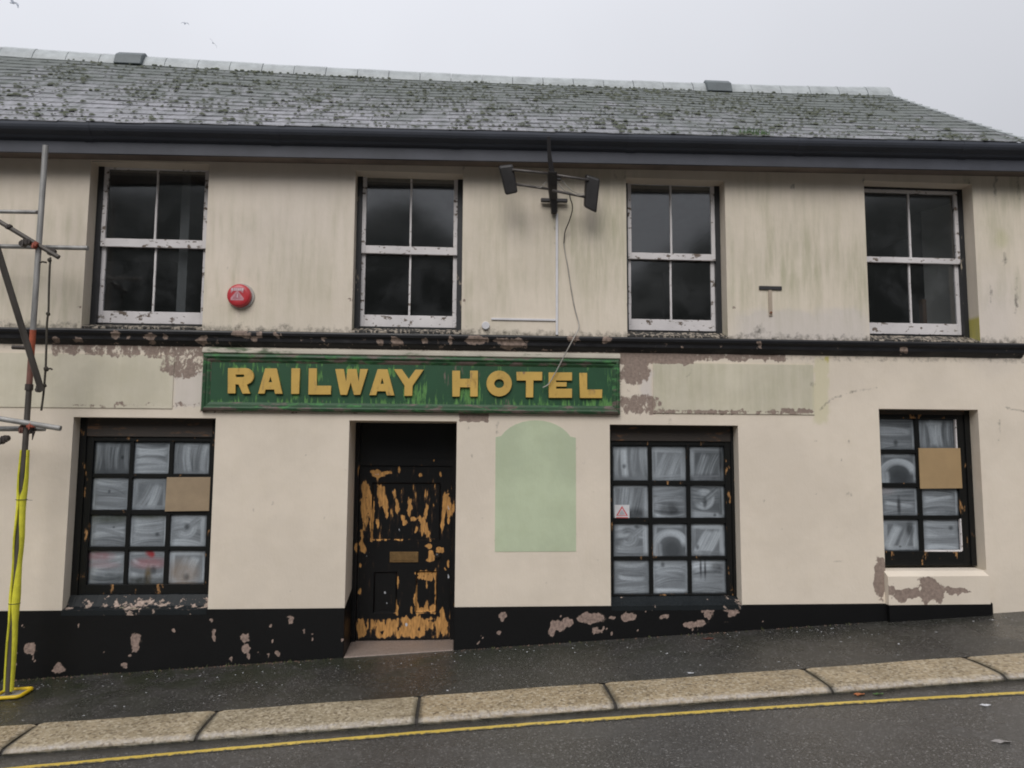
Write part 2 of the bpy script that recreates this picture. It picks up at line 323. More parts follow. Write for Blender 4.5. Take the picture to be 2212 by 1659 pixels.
def m_kerb():
    q = NB('granite_kerb')
    v = q.vor(48); vs = q.sep(v.outputs['Color'])
    n = q.noise(2.5, 5, 0.6); rnd = q.rand()
    col = q.mix(n, (0.27, 0.205, 0.122), (0.43, 0.335, 0.212))
    col = q.mix(q.math('MULTIPLY', rnd, 0.35), col, (0.30, 0.285, 0.22))
    col = q.mix(q.ramp(vs[0], 0.6, 0.85, 0, 0.7), col, (0.54, 0.47, 0.35))
    col = q.mix(q.ramp(vs[1], 0.72, 0.92, 0, 0.7), col, (0.11, 0.08, 0.05))
    e = q.attr('edge').outputs['Fac']
    col = q.mix(q.math('MULTIPLY', e, q.ramp(q.noise(28, 5, 0.7), 0.2, 0.8, 0.25, 0.95)), col, q.mix(q.noise(50, 4, 0.7), (0.28, 0.25, 0.22), (0.62, 0.57, 0.52)))
    d = q.attr('darkening').outputs['Fac']
    col = q.mix(q.math('MULTIPLY', d, 0.93), col, (0.02, 0.022, 0.015))  # darkens the foot of the face, the back edge and the stone ends
    q.set(Base_Color=col, Roughness=q.ramp(n, 0.3, 0.7, 0.34, 0.55))
    q.bump(q.math('ADD', q.noise(75, 4, 0.7), q.math('MULTIPLY', v.outputs['Distance'], 0.8)), 0.6, 0.006)
    return q.m
M['kerb'] = m_kerb()
M['yellow'] = paint('yellow_line_paint', (0.60, 0.43, 0.075), (0.07, 0.065, 0.055), rough=0.4, amp=0.6, scale=30, bias=-0.06, sharp=0.2)
q = NB('distant_hillside'); q.set(Base_Color=q.mix(q.noise(0.06, 6, 0.7), (0.03, 0.036, 0.028), (0.075, 0.08, 0.07)), Roughness=0.95); M['hill'] = q.m

# ---------------------------------------------------------------- mesh helpers
WL = {}
class MB:
    def __init__(s): s.v, s.f, s.fm = [], [], []
    def add(s, verts, faces):
        o = len(s.v); s.v += [tuple(map(float, p)) for p in verts]; s.f += [tuple(i+o for i in f) for f in faces]
        return s
    def box(s, a, b):
        (x0, y0, z0), (x1, y1, z1) = a, b
        return s.add([(x0, y0, z0), (x1, y0, z0), (x1, y1, z0), (x0, y1, z0), (x0, y0, z1), (x1, y0, z1), (x1, y1, z1), (x0, y1, z1)],
                     [(0, 3, 2, 1), (4, 5, 6, 7), (0, 1, 5, 4), (1, 2, 6, 5), (2, 3, 7, 6), (3, 0, 4, 7)])
    def hexa(s, p):   # eight corners, same order as box
        return s.add(p, [(0, 3, 2, 1), (4, 5, 6, 7), (0, 1, 5, 4), (1, 2, 6, 5), (2, 3, 7, 6), (3, 0, 4, 7)])
    def tube(s, pts, r, n=10, caps=True, r1=None):
        pts = [Vector(p) for p in pts]; o = len(s.v); rings = []
        for i, p in enumerate(pts):
            t = (pts[min(i+1, len(pts)-1)]-pts[max(i-1, 0)]).normalized()
            a = t.orthogonal().normalized() if i == 0 else (pa - t*pa.dot(t)).normalized()
            pa = a; b = t.cross(a)
            rr = r if r1 is None else r+(r1-r)*i/(len(pts)-1)
            if callable(r): rr = r(i/(len(pts)-1))
            rings.append([p+(a*math.cos(2*PI*k/n)+b*math.sin(2*PI*k/n))*rr for k in range(n)])
        V = [v for g in rings for v in g]; F = []
        for i in range(len(pts)-1):
            for k in range(n): F.append((i*n+k, i*n+(k+1) % n, (i+1)*n+(k+1) % n, (i+1)*n+k))
        if caps: F += [tuple(range(n-1, -1, -1)), tuple((len(pts)-1)*n+k for k in range(n))]
        return s.add(V, F)
    def prism_x(s, prof, x0, x1, z0=0.0, z1=0.0):   # profile of (y, z) swept along x; z0/z1 raise the two ends
        n = len(prof)
        V = [(x0, y, z+z0) for y, z in prof]+[(x1, y, z+z1) for y, z in prof]
        F = [(i, (i+1) % n, n+(i+1) % n, n+i) for i in range(n)]+[tuple(range(n-1, -1, -1)), tuple(range(n, 2*n))]
        return s.add(V, F)
    def prism_y(s, poly, y0, y1):                   # polygon of (x, z) swept along y
        n = len(poly)
        V = [(x, y0, z) for x, z in poly]+[(x, y1, z) for x, z in poly]
        F = [(i, (i+1) % n, n+(i+1) % n, n+i) for i in range(n)]+[tuple(range(n-1, -1, -1)), tuple(range(n, 2*n))]
        return s.add(V, F)
    def build(s, name, mat, parent=None, smooth=False, bevel=0.0, attrs=None, origin=None, fix=True, seg=1):
        V = np.array(s.v); o = np.array(origin) if origin is not None else (V.min(0)+V.max(0))/2
        me = bpy.data.meshes.new(name)
        me.from_pydata((V-o).tolist(), [], s.f)
        if fix:
            bm = bmesh.new(); bm.from_mesh(me); bmesh.ops.recalc_face_normals(bm, faces=bm.faces[:]); bm.to_mesh(me); bm.free()
        if attrs:
            for k, a in attrs.items():
                a = np.asarray(a, dtype=np.float32)
                if a.ndim == 1:
                    at_ = me.attributes.new(k, 'FLOAT', 'POINT'); at_.data.foreach_set('value', a)
                else:
                    at_ = me.attributes.new(k, 'FLOAT_COLOR', 'POINT')
                    if a.shape[1] == 3: a = np.hstack([a, np.ones((len(a), 1), np.float32)])
                    at_.data.foreach_set('color', a.ravel())
        if smooth: me.shade_smooth()
        if mat: me.materials.append(mat)
        ob = bpy.data.objects.new(name, me); COL.objects.link(ob)
        place(ob, o, parent)
        if bevel:
            b = ob.modifiers.new('bevel', 'BEVEL'); b.width = bevel; b.segments = seg; b.limit_method = 'ANGLE'
        return ob
PI = math.pi
def place(ob, o, parent):
    WL[ob.name] = np.array(o, float)
    if parent is not None:
        ob.parent = parent; ob.location = Vector(np.array(o)-WL[parent.name])
    else: ob.location = Vector(o)
def tag(o, label=None, cat=None, group=None, kind=None):
    if label: o['label'] = label
    if cat: o['category'] = cat
    if group: o['group'] = group
    if kind: o['kind'] = kind
    return o
def empty(name, loc, label=None, cat=None, group=None, parent=None):
    o = bpy.data.objects.new(name, None); COL.objects.link(o); place(o, loc, parent)
    return tag(o, label, cat, group)

def blob(px, py, cx, cy, rx, ry, soft=0.6):
    r = np.sqrt(((px-cx)/rx)**2+((py-cy)/ry)**2)
    return np.clip(0.5+(1-r)/soft, 0, 1)
def band(px, py, x0, x1, y0, y1, sx=8, sy=5):
    a = np.clip(np.minimum(px-x0, x1-px)/sx+0.5, 0, 1); b = np.clip(np.minimum(py-y0, y1-py)/sy+0.5, 0, 1)
    return a*b
def sig(t): return np.clip(t, 0, 1)
def vnoise(x, y, seed=0, oct=4):
    """value noise for wear maps"""
    out = np.zeros_like(x, dtype=float); amp = 0.5
    for o in range(oct):
        rs = np.random.default_rng(seed+o*17); T = rs.random((64, 64))
        xi, yi = np.floor(x).astype(int), np.floor(y).astype(int); fx, fy = x-xi, y-yi
        fx, fy = fx*fx*(3-2*fx), fy*fy*(3-2*fy)
        g = lambda i, j: T[i % 64, j % 64]
        out += amp*(g(xi, yi)*(1-fx)*(1-fy)+g(xi+1, yi)*fx*(1-fy)+g(xi, yi+1)*(1-fx)*fy+g(xi+1, yi+1)*fx*fy)
        x, y, amp = x*2.03, y*2.03, amp*0.5
    return out/0.94

def warp(px, py, a, sc, seed):
    return px+a*(vnoise(px/sc, py/sc, seed)-.5)*2, py+a*(vnoise(px/sc+31, py/sc+17, seed+3)-.5)*2
def grid_xz(xl, zl, y, skip=None):
    xl, zl = np.array(sorted(set(np.round(xl, 5)))), np.array(sorted(set(np.round(zl, 5))))
    nx, nz = len(xl), len(zl)
    XX, ZZ = np.meshgrid(xl, zl, indexing='ij')
    V = np.stack([XX.ravel(), np.full(nx*nz, y), ZZ.ravel()], 1)
    F = []
    for i in range(nx-1):
        xm = (xl[i]+xl[i+1])/2
        for j in range(nz-1):
            zm = (zl[j]+zl[j+1])/2
            if skip and any(a < xm < b and c < zm < d for a, b, c, d in skip): continue
            F.append((i*nz+j, (i+1)*nz+j, (i+1)*nz+j+1, i*nz+j+1))
    return V, F
def lin(a, b, step): return np.linspace(a, b, max(2, int(round((b-a)/step))+1))

# ---------------------------------------------------------------- setting: ground
def sheet(name, mat, corners, parent=None, nx=1, ny=1, kind='structure'):
    (a, b, c, d) = [np.array(p, float) for p in corners]
    V, F = [], []
    for i in range(nx+1):
        for j in range(ny+1):
            u, v = i/nx, j/ny
            V.append((1-u)*(1-v)*a+u*(1-v)*b+u*v*c+(1-u)*v*d)
    for i in range(nx):
        for j in range(ny): F.append((i*(ny+1)+j, (i+1)*(ny+1)+j, (i+1)*(ny+1)+j+1, i*(ny+1)+j+1))
    m = MB(); m.add(V, F)
    o = m.build(name, mat, parent, fix=False)
    if kind: o['kind'] = kind
    return o
KB, KF, KDROP = -1.385, -1.945, 0.045     # kerb back, kerb face, height over the road
def rz(x, y): return G0+GS*x+GC*KF-KDROP
XL, XR = -45.0, 45.0
pavement = sheet('pavement', M['pavement'], [(XL, KB, gz(XL, KB)), (XR, KB, gz(XR, KB)), (XR, 0.0, gz(XR, 0.0)), (XL, 0.0, gz(XL, 0.0))])
road = sheet('road', M['road'], [(XL, -26, rz(XL, 0)), (XR, -26, rz(XR, 0)), (XR, KB+0.1, rz(XR, 0)), (XL, KB+0.1, rz(XL, 0))])
ground = sheet('ground', M['hill'], [(-400, -400, -4), (400, -400, -4), (400, 400, -4), (-400, 400, -4)])
# hillside added unseen behind the viewer, skyline shaped for reflections in the upper windows
hv, hf = [], []
SKYLINE = [(-75, 10), (-50, 13), (-35, 17.5), (-28, 18.6), (-22, 18.8), (-18, 18), (-10, 16.6), (-7, 18.0), (-4.6, 18.8), (-2, 17.4), (0, 15.8), (5, 14), (10, 12.4), (13, 12.6), (16, 15.2), (18.5, 17.2), (22, 16), (25, 15.5), (29, 17), (36, 17.5), (55, 13), (75, 8)]
N = 110
for i in range(N+1):
    az = -75+150*i/N
    el = float(np.interp(az, [p_[0] for p_ in SKYLINE], [p_[1] for p_ in SKYLINE]))+random.uniform(-0.12, 0.12)
    for d_, k_ in ((46, 0.0), (52, 0.62), (60, 1.0), (110, 1.35)):
        hv.append((d_*math.sin(R(az)), 8.7-d_*math.cos(R(az)), -4.2 if k_ == 0 else 2.25+60*math.tan(R(el))*k_))
for i in range(N):
    for k in range(3): hf.append((i*4+k, (i+1)*4+k, (i+1)*4+k+1, i*4+k+1))
hm = MB(); hm.add(hv, hf); tag(hm.build('hillside', M['hill']), kind='structure')

# kerb: long granite stones, each its own piece
joints = [-8.9, -7.2, -5.35, -3.54, -2.05, -0.30, 1.35, 3.22, 4.78, 6.35, 8.1]
def kerb_stone(x0, x1):
    g = 0.013+random.uniform(-0.004, 0.004)
    x0, x1 = x0+g, x1-g
    prof = []                      # (y, dz, edge, darkening) from the back over the top to the foot of the face
    for y, dz, e, gr in [(KB, -0.12, 0, 0), (KB, 0.000, 0, 0.5), (KB-0.015, 0.006, 0, 0), (-1.50, 0.008, 0, 0), (-1.62, 0.009, 0, 0), (-1.74, 0.009, 0, 0), (-1.86, 0.008, 0.0, 0),
                         (-1.886, 0.006, 0.15, 0), (-1.905, 0.0, 0.75, 0), (-1.924, -0.007, 1, 0), (-1.936, -0.016, 0.85, 0.05), (-1.942, -0.026, 0.3, 0.45), (KF, -0.034, 0, 1), (KF, -0.16, 0, 1)]:
        prof.append((y, dz, e, gr))
    n = int((x1-x0)/0.045); V, E, Gm, F = [], [], [], []
    ph = random.uniform(0, 99)
    for i in range(n+1):
        x = x0+(x1-x0)*i/n
        endr = min(i, n-i)
        for j, (y, dz, e, gr) in enumerate(prof):
            wob = 0.005*math.sin(x*9+ph+j*0.5)+0.004*math.sin(x*31+ph)+random.uniform(-0.003, 0.003)
            yy = y+(wob if 6 < j < 12 else 0)+(0.012 if (endr == 0 and j > 6) else 0)
            zz = gz(x, y)+dz+(0.003*math.sin(x*5+ph+y*8) if 1 < j < 11 else 0)-(0.010 if (endr == 0 and 1 <= j < 12) else 0)
            if endr == 0 and j == 1: yy -= 0.012
            V.append((x, yy, zz)); E.append(e*(0.7+0.5*random.random())); Gm.append(min(1, gr*(0.8+0.4*random.random())+(0.8 if endr == 0 and j > 2 else 0)))
    k = len(prof)
    for i in range(n):
        for j in range(k-1): F.append((i*k+j, (i+1)*k+j, (i+1)*k+j+1, i*k+j+1))
    F.append(tuple(range(k))); F.append(tuple(n*k+j for j in range(k-1, -1, -1)))
    m = MB(); m.add(V, F)
    o = m.build('kerb_stone', M['kerb'], pavement, smooth=False, attrs={'edge': E, 'darkening': Gm})
    return o
for a, b in zip(joints[:-1], joints[1:]): kerb_stone(a, b)
m = MB(); m.prism_x([(KB+0.03, -0.004), (KB+0.03, -0.16), (KF+0.03, -0.16), (KF+0.03, -0.05), (KF+0.06, -0.022)], joints[0], joints[-1], gz(joints[0], -1.6), gz(joints[-1], -1.6))
m.build('joint_mortar', M['dirt_dark'], pavement)
# yellow line along the gutter
m = MB(); yy0, yy1 = -2.084, -2.158
n = 220; V, F = [], []
for i in range(n+1):
    x = -9+18*i/n
    off = -0.0078*(x-0.5)**2 if abs(x-.5) < 6 else -0.28     # the line was laid a little bowed
    for y in (yy0, yy1): V.append((x, y+off+random.uniform(-0.004, 0.004), rz(x, y)+0.004))
for i in range(n): F.append((2*i, 2*i+1, 2*i+3, 2*i+2))
m.add(V, F); m.build('yellow_line', M['yellow'], road, fix=False, attrs={'wear': [(0.0 if i % 2 == 0 else 0.8) for i in range(len(V))]})

# ---------------------------------------------------------------- the hotel
hotel = empty('hotel', (0, 2.4, 0.2), 'closed cream rendered two storey hotel with slate roof and black plinth', 'building')
WX0, WX1 = -9.0, 7.40
ZS = 3.598                        # top of the string course
ZP = 0.632                        # top of the black plinth
D_UP, D_LO, D_DOOR = 0.18, 0.17, 0.55
U = [dict(l=[(193.4, 349), (178.6, 706)], r=[(451.2, 357), (437.7, 708)], head=[(320, 350)], gt=372, mr=(515.5, 535.5), br=(673, 699), sill=709, cx=[(337.5, 450), (332, 660)]),
     dict(l=[(767.8, 361), (760, 722)], r=[(1000.6, 373), (996.6, 725)], head=[(885, 372)], gt=389, mr=(531, 550), br=(681, 706.5), sill=722, cx=[(886.5, 450), (886, 660)]),
     dict(l=[(1351.3, 384), (1356, 725)], r=[(1563.5, 391), (1574.3, 731)], head=[(1457, 387)], gt=405, mr=(546, 562), br=(690, 714), sill=731, cx=[(1446.5, 420), (1451, 670)]),
     dict(l=[(1865, 395), (1880.6, 738)], r=[(2098.7, 397.5), (2118.8, 738)], head=[(1982, 394)], gt=422, mr=(555, 569), br=(698, 722), sill=739, cx=[(1961, 440), (1968.6, 680)])]
L = [dict(l=[(159, 901.4), (134.3, 1312.8)], r=[(465.4, 902.7), (449.9, 1308.8)], head=[(312, 902)], z0=ZP),
     dict(l=[(1317, 917.5), (1319.7, 1303.5)], r=[(1594.4, 918.8), (1602.5, 1300.7)], head=[(1455, 918)], z0=ZP),
     dict(l=[(1897.8, 884), (1912.6, 1231.7)], r=[(2112, 884), (2131.5, 1237)], head=[(2005, 884)], z0=zs((2005, 1233), Y=0.0))]
for w in U+L:
    w['x0'], w['x1'] = xs(*w['l']), xs(*w['r']); w['z1'] = zs(*w['head'])
    w.setdefault('z0', ZS)
DOOR = dict(x0=xs((754, 908), (745.5, 1309)), x1=xs((987.2, 909), (981.8, 1309)), z1=zs((870, 909)), z0=-0.6)
ZTOP = 5.64
holes = [(w['x0'], w['x1'], w['z0'], w['z1']) for w in U+L]+[(DOOR['x0'], DOOR['x1'], DOOR['z0'], DOOR['z1'])]

def wall_masks(V):
    px, py = pix(V)
    n1 = vnoise(px/26, py/26, 3); n2 = vnoise(px/9, py/60, 9); n3 = vnoise(px/60, py/40, 21)
    wx_, wy_ = px, py
    px, py = warp(px, py, 5, 10, 93)
    bare = np.zeros(len(px)); green = np.zeros(len(px)); dirt_dark = np.zeros(len(px)); pale = np.zeros(len(px)); yel = np.zeros(len(px)); yel2 = np.zeros(len(px))
    mx = lambda a, b: np.maximum(a, b)
    # brown scars under the string course, round the sign and along the panels
    ys = 740+px*0.0165                            # underside of the string course
    bare = mx(bare, band(px, py, 105, 446, ys-12, ys+18+14*n1)*0.62)
    bare = mx(bare, band(px, py, 210, 372, ys-10, ys+30)*0.55)
    bare = mx(bare, blob(px, py, 395, 795, 55, 28)*0.62); bare = mx(bare, band(px, py, 405, 448, 770, 812)*0.5)
    bare = mx(bare, band(px, py, 1330, 1500, ys-10, ys+24)*0.85); bare = mx(bare, band(px, py, 1480, 1700, ys-8, ys+8+16*n1)*0.68)
    bare = mx(bare, blob(px, py, 1372, 805, 38, 28)*0.75)
    bare = mx(bare, band(px, py, 1338, 1372, 780, 893)*0.42); bare = mx(bare, blob(px, py, 1380, 873, 55, 24)*0.66)
    bare = mx(bare, band(px, py, 1400, 1760, 884, 896, 6, 5)*0.60)
    bare = mx(bare, band(px, py, 140, 445, 868, 883, 20, 6)*0.46)
    bare = mx(bare, band(px, py, 430, 1345, 880, 893)*0.5); bare = mx(bare, band(px, py, 440, 1345, 750, 775)*0.62)
    bare = mx(bare, band(px, py, 992, 1056, 888, 911, 5, 4)*0.95)
    bare = mx(bare, blob(px, py, 1902, 1250, 15, 46)*0.92)
    for a, b, c, d in [(1790, 345, 20, 4), (172, 664, 10, 4), (449, 665, 8, 3), (760, 646, 9, 5), (1005, 652, 5, 8), (1357, 660, 5, 10), (1585, 665, 7, 6)]:
        bare = mx(bare, blob(px, py, a, b, c, d)*0.55)
    # green algae in streaks, mostly on the upper storey and low corners
    up = sig((700-py)/60)*sig((py-380)/120)
    green = mx(green, up*sig(n2*2.0-0.62)*0.55*(0.45+0.55*n3))
    for a, b, c, d, g in [(1300, 520, 130, 140, .75), (1080, 540, 70, 190, .45), (1720, 560, 130, 120, .75), (1640, 470, 60, 120, .5), (1850, 600, 40, 90, .8), (90, 640, 120, 80, .65), (640, 600, 100, 90, .42), (520, 680, 90, 40, .40), (1600, 620, 40, 80, .7), (2160, 470, 60, 90, .6), (1020, 690, 60, 30, .5)]:
        green = mx(green, blob(px, py, a, b, c, d, 1.3)*g*(0.35+0.65*n2))
    for a, b in [(2080, 430), (2190, 420), (500, 770)]: green = mx(green, blob(px, py, a, b, 25, 60, 1.0)*0.5)
    green = mx(green, band(px, py, 0, 440, 770, 890, 30, 30)*0.22*n3); green = mx(green, band(px, py, 1410, 1758, 785, 893, 10, 10)*0.24*n3*2)
    # rain-splash grime along the top of the string course and round fixings
    yt = 706+px*0.0172
    dirt_dark = mx(dirt_dark, sig((py-(yt-16-14*n1))/18)*sig((yt+6-py)/4)*0.50)
    dirt_dark = mx(dirt_dark, band(px, py, -200, 2300, ys-8, ys+9+6*n1, 20, 6)*0.30)  # darker band just below the string course
    for a, b, c, d in [(1712, 402, 4, 9), (2140, 640, 4, 22), (2170, 560, 5, 14), (2195, 640, 5, 40), (1045, 712, 14, 10), (1640, 712, 12, 12), (703, 712, 7, 12), (85, 700, 6, 14), (1757, 833, 6, 6), (1630, 1147, 5, 4), (1833, 1067, 6, 6), (1833, 953, 5, 6), (1761, 953, 4, 5),
                       (1760, 1066, 4, 4), (1812, 1213, 12, 3), (1690, 994, 2, 4), (1818, 995, 2, 6), (1690, 1144, 2, 4), (490, 577, 3, 8), (2150, 392, 5, 40), (2200, 395, 3, 40), (2085, 385, 4, 12)]:
        dirt_dark = mx(dirt_dark, blob(px, py, a, b, c, d, 1.0)*0.5)
    def crack(pts, wd, k):
        nonlocal dirt_dark
        for (a, b), (c, d) in zip(pts[:-1], pts[1:]):
            L2 = (c-a)**2+(d-b)**2; t_ = np.clip(((wx_-a)*(c-a)+(wy_-b)*(d-b))/L2, 0, 1)
            dirt_dark = mx(dirt_dark, np.clip(1.3-np.hypot(wx_-a-t_*(c-a), wy_-b-t_*(d-b))/wd, 0, 1)*k)
    for pts in ([(1772, 884), (1795, 862), (1850, 844), (1895, 838)], [(1495, 775), (1493, 800), (1486, 812)], [(1866, 366), (1866, 394)], [(2092, 364), (2094, 398)], [(1352, 352), (1350, 384)], [(1330, 384), (1328, 372)], [(2170, 880), (2212, 888)], [(2158, 905), (2159, 950)], [(1000, 372), (1003, 352)], [(1010, 905), (1012, 925)], [(1448, 905), (1446, 918)], [(1075, 912), (1072, 940)]):
        crack(pts, 4.0, 0.42)
    for a, b in [(1244, 972), (1246, 1155), (1070, 1168), (1262, 1000), (1200, 980), (742, 1262), (560, 1240), (628, 1276), (812, 940), (828, 960), (1280, 1060), (1290, 1210), (590, 1090), (700, 1120), (660, 985), (548, 1100), (1020, 985), (1040, 1120), (1180, 1260), (1700, 1230), (1650, 1080)]:
        dirt_dark = mx(dirt_dark, blob(wx_, wy_, a, b, 3.2, 5, 1.0)*.42)
    # stains that run down
    for a, b, h, g in [(516, 672, 30, .35), (1665, 690, 30, .3), (1200, 470, 40, .4), (745, 1000, 25, .25)]:
        dirt_dark = mx(dirt_dark, blob(px, py, a, b+h/2, 5, h, 1.2)*g)
    dirt_dark = mx(dirt_dark, blob(px, py, 517, 660, 34, 26, 1.2)*0.22)  # soft darker patch around and below the alarm box
    # repainted patches
    pale = mx(pale, band(px, py, 1590, 1880, 690-40*n1, 738, 40, 18)*0.9); pale = mx(pale, band(px, py, 375, 442, 800, 880)*0.8); pale = mx(pale, band(px, py, 1383, 1410, 800, 870, 6, 10)*0.9)
    pale = mx(pale, blob(px, py, 2150, 690, 60, 90, 1.2)*0.6); pale = mx(pale, blob(px, py, 640, 450, 160, 120, 1.6)*0.35)
    yel = mx(yel, band(px, py, 1759, 1790, 772, 915, 3, 8)*0.75); yel = mx(yel, blob(px, py, 2163, 640-125, 14, 18, 0.8)*0.7)
    yel2 = mx(yel2, band(px, py, 1782, 1790, 770, 780, 2, 2)*0.8)
    return np.stack([sig(bare), sig(green), sig(dirt_dark)], 1), np.stack([sig(pale), sig(yel), sig(yel2)], 1)

# front wall, with its real openings
bx = [h[i] for h in holes for i in (0, 1)]; bz = [h[i] for h in holes for i in (2, 3)]
xl = np.concatenate([lin(WX0, -5.4, 0.3), lin(-5.4, WX1, 0.024), bx]); zl = np.concatenate([lin(-0.7, 0.5, 0.15), lin(0.5, ZTOP, 0.024), bz, [-0.6]])
V, F = grid_xz(xl, zl, 0.0, holes)
m = MB(); m.add(V, F)
mk1, mk2 = wall_masks(V)
front_wall = m.build('front_wall', M['wall'], hotel, attrs={'mask': mk1, 'mask2': mk2}, fix=False)
# reveals: jambs, lintel soffits and ledges of each opening
def reveal(w, depth, back, z_low=None):
    x0, x1, z0, z1 = w['x0'], w['x1'], w['z0'], w['z1']
    zz = lin(z0, z1, 0.05); yy = np.array([0.0, depth*0.5, depth, back])
    mm = MB()
    for x in (x0, x1):
        V = [(x, y, z) for y in yy for z in zz]; k = len(zz)
        mm.add(V, [(i*k+j, (i+1)*k+j, (i+1)*k+j+1, i*k+j+1) for i in range(len(yy)-1) for j in range(k-1)])
    mm.add([(x0, 0, z1), (x1, 0, z1), (x1, back, z1), (x0, back, z1)], [(0, 1, 2, 3)])
    mm.add([(x0, 0, z0), (x1, 0, z0), (x1, back, z0), (x0, back, z0)], [(0, 3, 2, 1)])
    Va = np.array(mm.v); a = np.zeros((len(Va), 3)); b = np.zeros((len(Va), 3))
    low = sig((z0+0.55-Va[:, 2])/0.5)
    a[:, 1] = low*0.6
    return mm, a, b
for i, w in enumerate(U):
    mm, a, b = reveal(w, D_UP, 0.34)
    if i == 3:
        Va = np.array(mm.v); b[:, 2] = ((Va[:, 0] > w['x1']-0.01) & (Va[:, 2] < w['z0']+0.30)).astype(float)
    mm.build('window_reveal', M['wall'], hotel, attrs={'mask': a, 'mask2': b}, fix=False)
for w in L:
    mm, a, b = reveal(w, D_LO, 0.30)
    mm.build('window_reveal', M['wall'], hotel, attrs={'mask': a*0.3, 'mask2': b}, fix=False)
# door reveal: cream above, black below
x0, x1, z1 = DOOR['x0'], DOOR['x1'], DOOR['z1']
ya = 0.62
mm = MB()
for x in (x0, x1): mm.add([(x, 0, ZP+0.0), (x, ya, ZP+0.13), (x, ya, z1), (x, 0, z1)], [(0, 1, 2, 3)])
mm.add([(x0, 0, z1), (x1, 0, z1), (x1, ya, z1), (x0, ya, z1)], [(0, 1, 2, 3)])
mm.build('door_reveal', M['wall'], hotel, fix=False)
for x, s in ((x0, 1), (x1, -1)):
    mm = MB(); mm.hexa([(x-s*0.02, 0.0, -0.5), (x+s*0.004, 0.0, -0.5), (x+s*0.004, ya, -0.5), (x-s*0.02, ya, -0.5), (x-s*0.02, 0.0, ZP), (x+s*0.004, 0.0, ZP), (x+s*0.004, ya, ZP+0.13), (x-s*0.02, ya, ZP+0.13)])
    mm.build('door_plinth_return', M['plinth'], hotel)
# rest of the shell
mm = MB()
mm.add([(WX1, 0, -0.7), (WX1, 5.3, -0.7), (WX1, 5.3, ZTOP), (WX1, 0, ZTOP)], [(0, 1, 2, 3)])
mm.add([(6.5, 5.0, ZTOP), (6.5, 2.5, 7.72), (6.5, 0, ZTOP-0.02)], [(0, 1, 2)])
mm.add([(WX0, 0, -0.7), (WX0, 5.3, -0.7), (WX0, 5.3, ZTOP), (WX0, 2.5, 7.85), (WX0, 0, ZTOP)], [(0, 4, 3, 2, 1)])
mm.add([(WX0, 5.3, -0.7), (WX1, 5.3, -0.7), (WX1, 5.3, ZTOP), (WX0, 5.3, ZTOP)], [(0, 3, 2, 1)])
mm.build('side_wall', M['wall'], hotel, fix=False)
# upstairs room behind the sash windows
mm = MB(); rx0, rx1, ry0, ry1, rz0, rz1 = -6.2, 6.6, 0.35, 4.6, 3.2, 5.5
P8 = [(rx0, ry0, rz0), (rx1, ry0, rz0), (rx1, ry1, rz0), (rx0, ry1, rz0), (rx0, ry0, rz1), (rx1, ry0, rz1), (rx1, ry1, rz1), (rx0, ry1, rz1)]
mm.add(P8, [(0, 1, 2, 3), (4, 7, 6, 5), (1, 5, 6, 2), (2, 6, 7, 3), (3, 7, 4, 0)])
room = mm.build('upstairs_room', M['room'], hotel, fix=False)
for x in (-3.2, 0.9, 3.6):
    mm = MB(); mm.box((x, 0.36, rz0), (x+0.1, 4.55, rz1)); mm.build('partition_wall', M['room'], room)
pA, pB = at(2090, 560, .44), at(1994, 560, .95)     # pale board standing in for a room wall, turned to catch window light
mm = MB(); mm.hexa([(pA[0], .44, rz0), (pB[0], .95, rz0), (pB[0]+.03, 1.0, rz0), (pA[0]+.04, .48, rz0), (pA[0], .44, rz1), (pB[0], .95, rz1), (pB[0]+.03, 1.0, rz1), (pA[0]+.04, .48, rz1)]); mm.build('pale_board', M['roompale'], room)
mm = MB(); mm.box((pB[0]-.055, .92, rz0), (pB[0]-.004, 1.0, 4.32)); mm.build('door_lining', M['roomwood'], room)

# plinth
pl_r = xs((2142, 1312))
segs = [(WX0, DOOR['x0']), (DOOR['x1'], pl_r)]
CHIPS0 = [(240,700,45,45),(470,860,40,38),(1090,635,42,55),(1043,750,12,15),(1000,835,18,18),(635,400,42,30),(1390,555,14,18),(1720,600,20,45),(1970,610,42,30),(1985,705,30,35),(2005,765,10,20),(2155,750,10,20),(1860,790,12,22),(1520,385,55,35),(105,820,15,30),(1095,690,25,30)]
CHIPS1 = [(330,465,22,35),(435,560,10,15),(222,738,20,25),(143,748,12,20),(2030,440,22,28),(2000,570,18,15),(1843,640,8,12),(742,630,8,16)]
CHIPS2 = [(18,440,22,30),(420,535,22,55),(478,512,50,38),(548,485,38,34),(735,455,98,40),(700,470,60,28),(778,558,36,26),(908,452,25,14),(1030,447,55,32),(1325,442,38,20),(1530,505,55,26),(1610,495,45,22),(1675,385,48,35),(1672,430,22,35),(1855,385,55,28),(1862,420,25,30),(1172,412,6,12)]
CHIPS = [(a*.2685, 1213.4+b*.2685, c*.2685, d*.2685) for a, b, c, d in CHIPS0]+[(540+a*.2685, 1213.4+b*.2685, c*.2685, d*.2685) for a, b, c, d in CHIPS1]+[(1080+a*.2685, 1213.4+b*.2685, c*.2685, d*.2685) for a, b, c, d in CHIPS2]
for _k in range(46):
    _x = random.uniform(20, 1900)
    if not 745 < _x < 985: CHIPS.append((_x, random.uniform(1330, 1445-max(0, _x-500)*.06), random.uniform(1.2, 3.2), random.uniform(1.6, 4.5)))
def chips(V):
    px, py = pix(V); px, py = warp(px, py, 7, 7, 91); w = np.zeros(len(px))
    for c in CHIPS: w = np.maximum(w, blob(px, py, c[0], c[1], c[2]*1.1, c[3]*1.1, 0.8))
    return w
